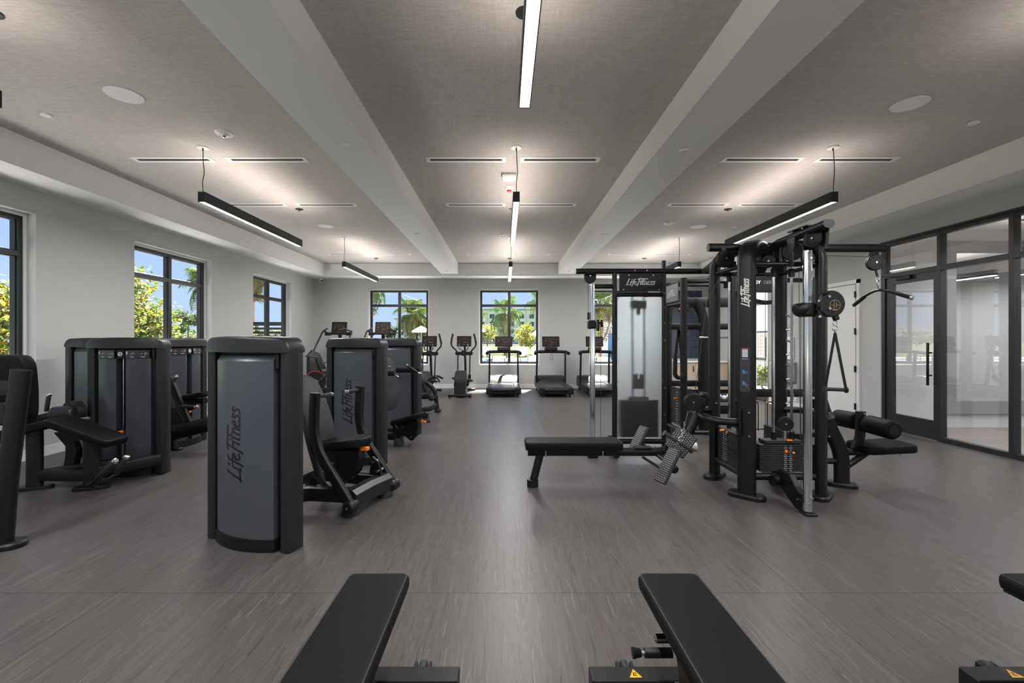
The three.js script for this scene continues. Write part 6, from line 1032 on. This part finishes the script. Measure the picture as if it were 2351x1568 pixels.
umbrella('white pool umbrella at the right of the centre window', 3.35, 45.5, 2.0, 0.85); umbrella('white pool umbrella at the left edge of the centre window', -2.45, 43, 2.35, 0.75); umbrella('white pool umbrella in the left back window', -8.4, 46, 2.4, 1.0); umbrella('white pool umbrella in the right back window', 7.3, 34.5, 2.5, 1.2);
const sling = mat({ color: lin(0.6, 0.6, 0.64), roughness: 0.8 }), slingW = mat({ color: lin(0.7, 0.68, 0.66), roughness: 0.8 });
function lounger(label, x, d) { const t = thing('pool_lounger', label, 'lounger', [x, G0, -d], 0, 'pool loungers'); P(t, 'sling', sling, bx(0.62, 0.03, 0.8, 0, 0.62, 0.05, 1.25), bx(0.62, 0.03, 1.2, 0, 0.33, -0.7)); for (const s of [-1, 1]) P(t, 'leg', M.frame, cy(V(s * 0.29, 0, 0.0), V(s * 0.29, 0.33, 0), 0.02), cy(V(s * 0.29, 0, -1.1), V(s * 0.29, 0.33, -1.1), 0.02)); P(t, 'frame', M.frame, bx(0.66, 0.04, 0.04, 0, 0.3, 0.05)); return t; }
lounger('grey pool lounger at the left of the centre window', -1.63, 40); lounger('grey pool lounger right of the treadmill console', 1.65, 40); lounger('grey pool lounger at the right edge of the centre window', 2.68, 40); lounger('grey pool lounger outside the left back window', -6.5, 40);
function patioChair(label, x, d, y = 0) { const t = thing('patio_chair', label, 'chair', [x, G0, -d], y, 'patio chairs'); P(t, 'sling', slingW, rb(0.52, 0.5, 0.02, 0.008, 0, 0.68, 0.02, -0.12), rb(0.5, 0.02, 0.48, 0.008, 0, 0.43, -0.22)); P(t, 'frame', M.frame, tube([V(-0.28, 0, 0.05), V(-0.28, 0.62, 0.05), V(-0.27, 0.94, 0.07)], 0.015, 0.05, 8), tube([V(0.28, 0, 0.05), V(0.28, 0.62, 0.05), V(0.27, 0.94, 0.07)], 0.015, 0.05, 8), tube([V(-0.28, 0.62, 0.05), V(-0.28, 0.64, -0.45), V(-0.28, 0, -0.48)], 0.015, 0.05, 8), tube([V(0.28, 0.62, 0.05), V(0.28, 0.64, -0.45), V(0.28, 0, -0.48)], 0.015, 0.05, 8), tube([V(-0.28, 0.84, 0.08), V(0, 0.8, 0.1), V(0.28, 0.84, 0.08)], 0.013, 0.1, 8)); return t; }
patioChair('white sling patio chair behind the first treadmill, farther one', -0.2, 18); patioChair('white sling patio chair behind the first treadmill, nearer one', 0.28, 15.7); patioChair('white sling patio chair at the right of the centre window', 1.2, 18); patioChair('white sling patio chair outside the right back window', 3.7, 17); patioChair('white sling patio chair outside the left back window', -3.2, 18);
{
  const t = world('pool_fence', 'black picket pool fence beyond the loungers', 'fence', [0, G0, 44.5]); P(t, 'rail', M.frame, box6(-20, 20, 0.05, 0.09, 44.5, 44.53), box6(-20, 20, 1.0, 1.04, 44.5, 44.53));
  const pk = []; for (let i = 0; i < 300; i++) pk.push(bx(0.025, 1.15, 0.025, -20 + i * 0.1335, 0.52, -44.515)); const m = P(t, 'pickets', M.frame, pk); m.userData.kind = 'stuff';
  const s = world('slat_fence', 'dark horizontal slat fence outside the farthest left window', 'fence', [-9.4, G0, 17.4]); for (let i = 0; i < 14; i++) P(s, 'slat', M.frame, box6(-11.4, -7.6, 0.08 + i * 0.152, 0.16 + i * 0.152 + (i === 13 ? 0.06 : 0), 17.4, 17.43)); for (const x of [-11.3, -9.15, -7.7]) P(s, 'post', M.frame, box6(x - 0.05, x + 0.05, G0, 2.2, 17.43, 17.53));
  const w = world('garden_wall', 'beige garden wall outside the far right glass door', 'wall', [9.8, G0, 15]); P(w, 'wall_body', mat({ color: lin(0.5, 0.42, 0.36), roughness: 0.9 }), box6(9.3, 9.5, G0, 3.2, 12.5, 18.5)); P(w, 'coping', M.stone, box6(9.25, 9.55, 3.2, 3.28, 12.5, 18.5));
  const f = world('mesh_gate', 'black wire mesh gate outside the far right glass door', 'gate', [8.45, G0, 14.8]); const b = []; for (let i = 0; i <= 20; i++) b.push(cy(D(8.45, 0.1, 13.6 + i * 0.12), D(8.45, 1.75, 13.6 + i * 0.12), 0.006, 5)); for (let i = 0; i <= 14; i++) b.push(cy(D(8.45, 0.1 + i * 0.1178, 13.6), D(8.45, 0.1 + i * 0.1178, 16.0), 0.006, 5)); const mm = P(f, 'wire_mesh', M.frame, b); mm.userData.kind = 'stuff'; P(f, 'gate_frame', M.frame, box6(8.43, 8.47, G0, 1.85, 13.55, 13.6), box6(8.43, 8.47, G0, 1.85, 16, 16.05), box6(8.43, 8.47, 1.75, 1.8, 13.6, 16)); P(f, 'pull_handle', M.frame, cy(D(8.38, 0.85, 14.6), D(8.38, 1.6, 14.6), 0.02));
}
renderer.render(scene, camera);
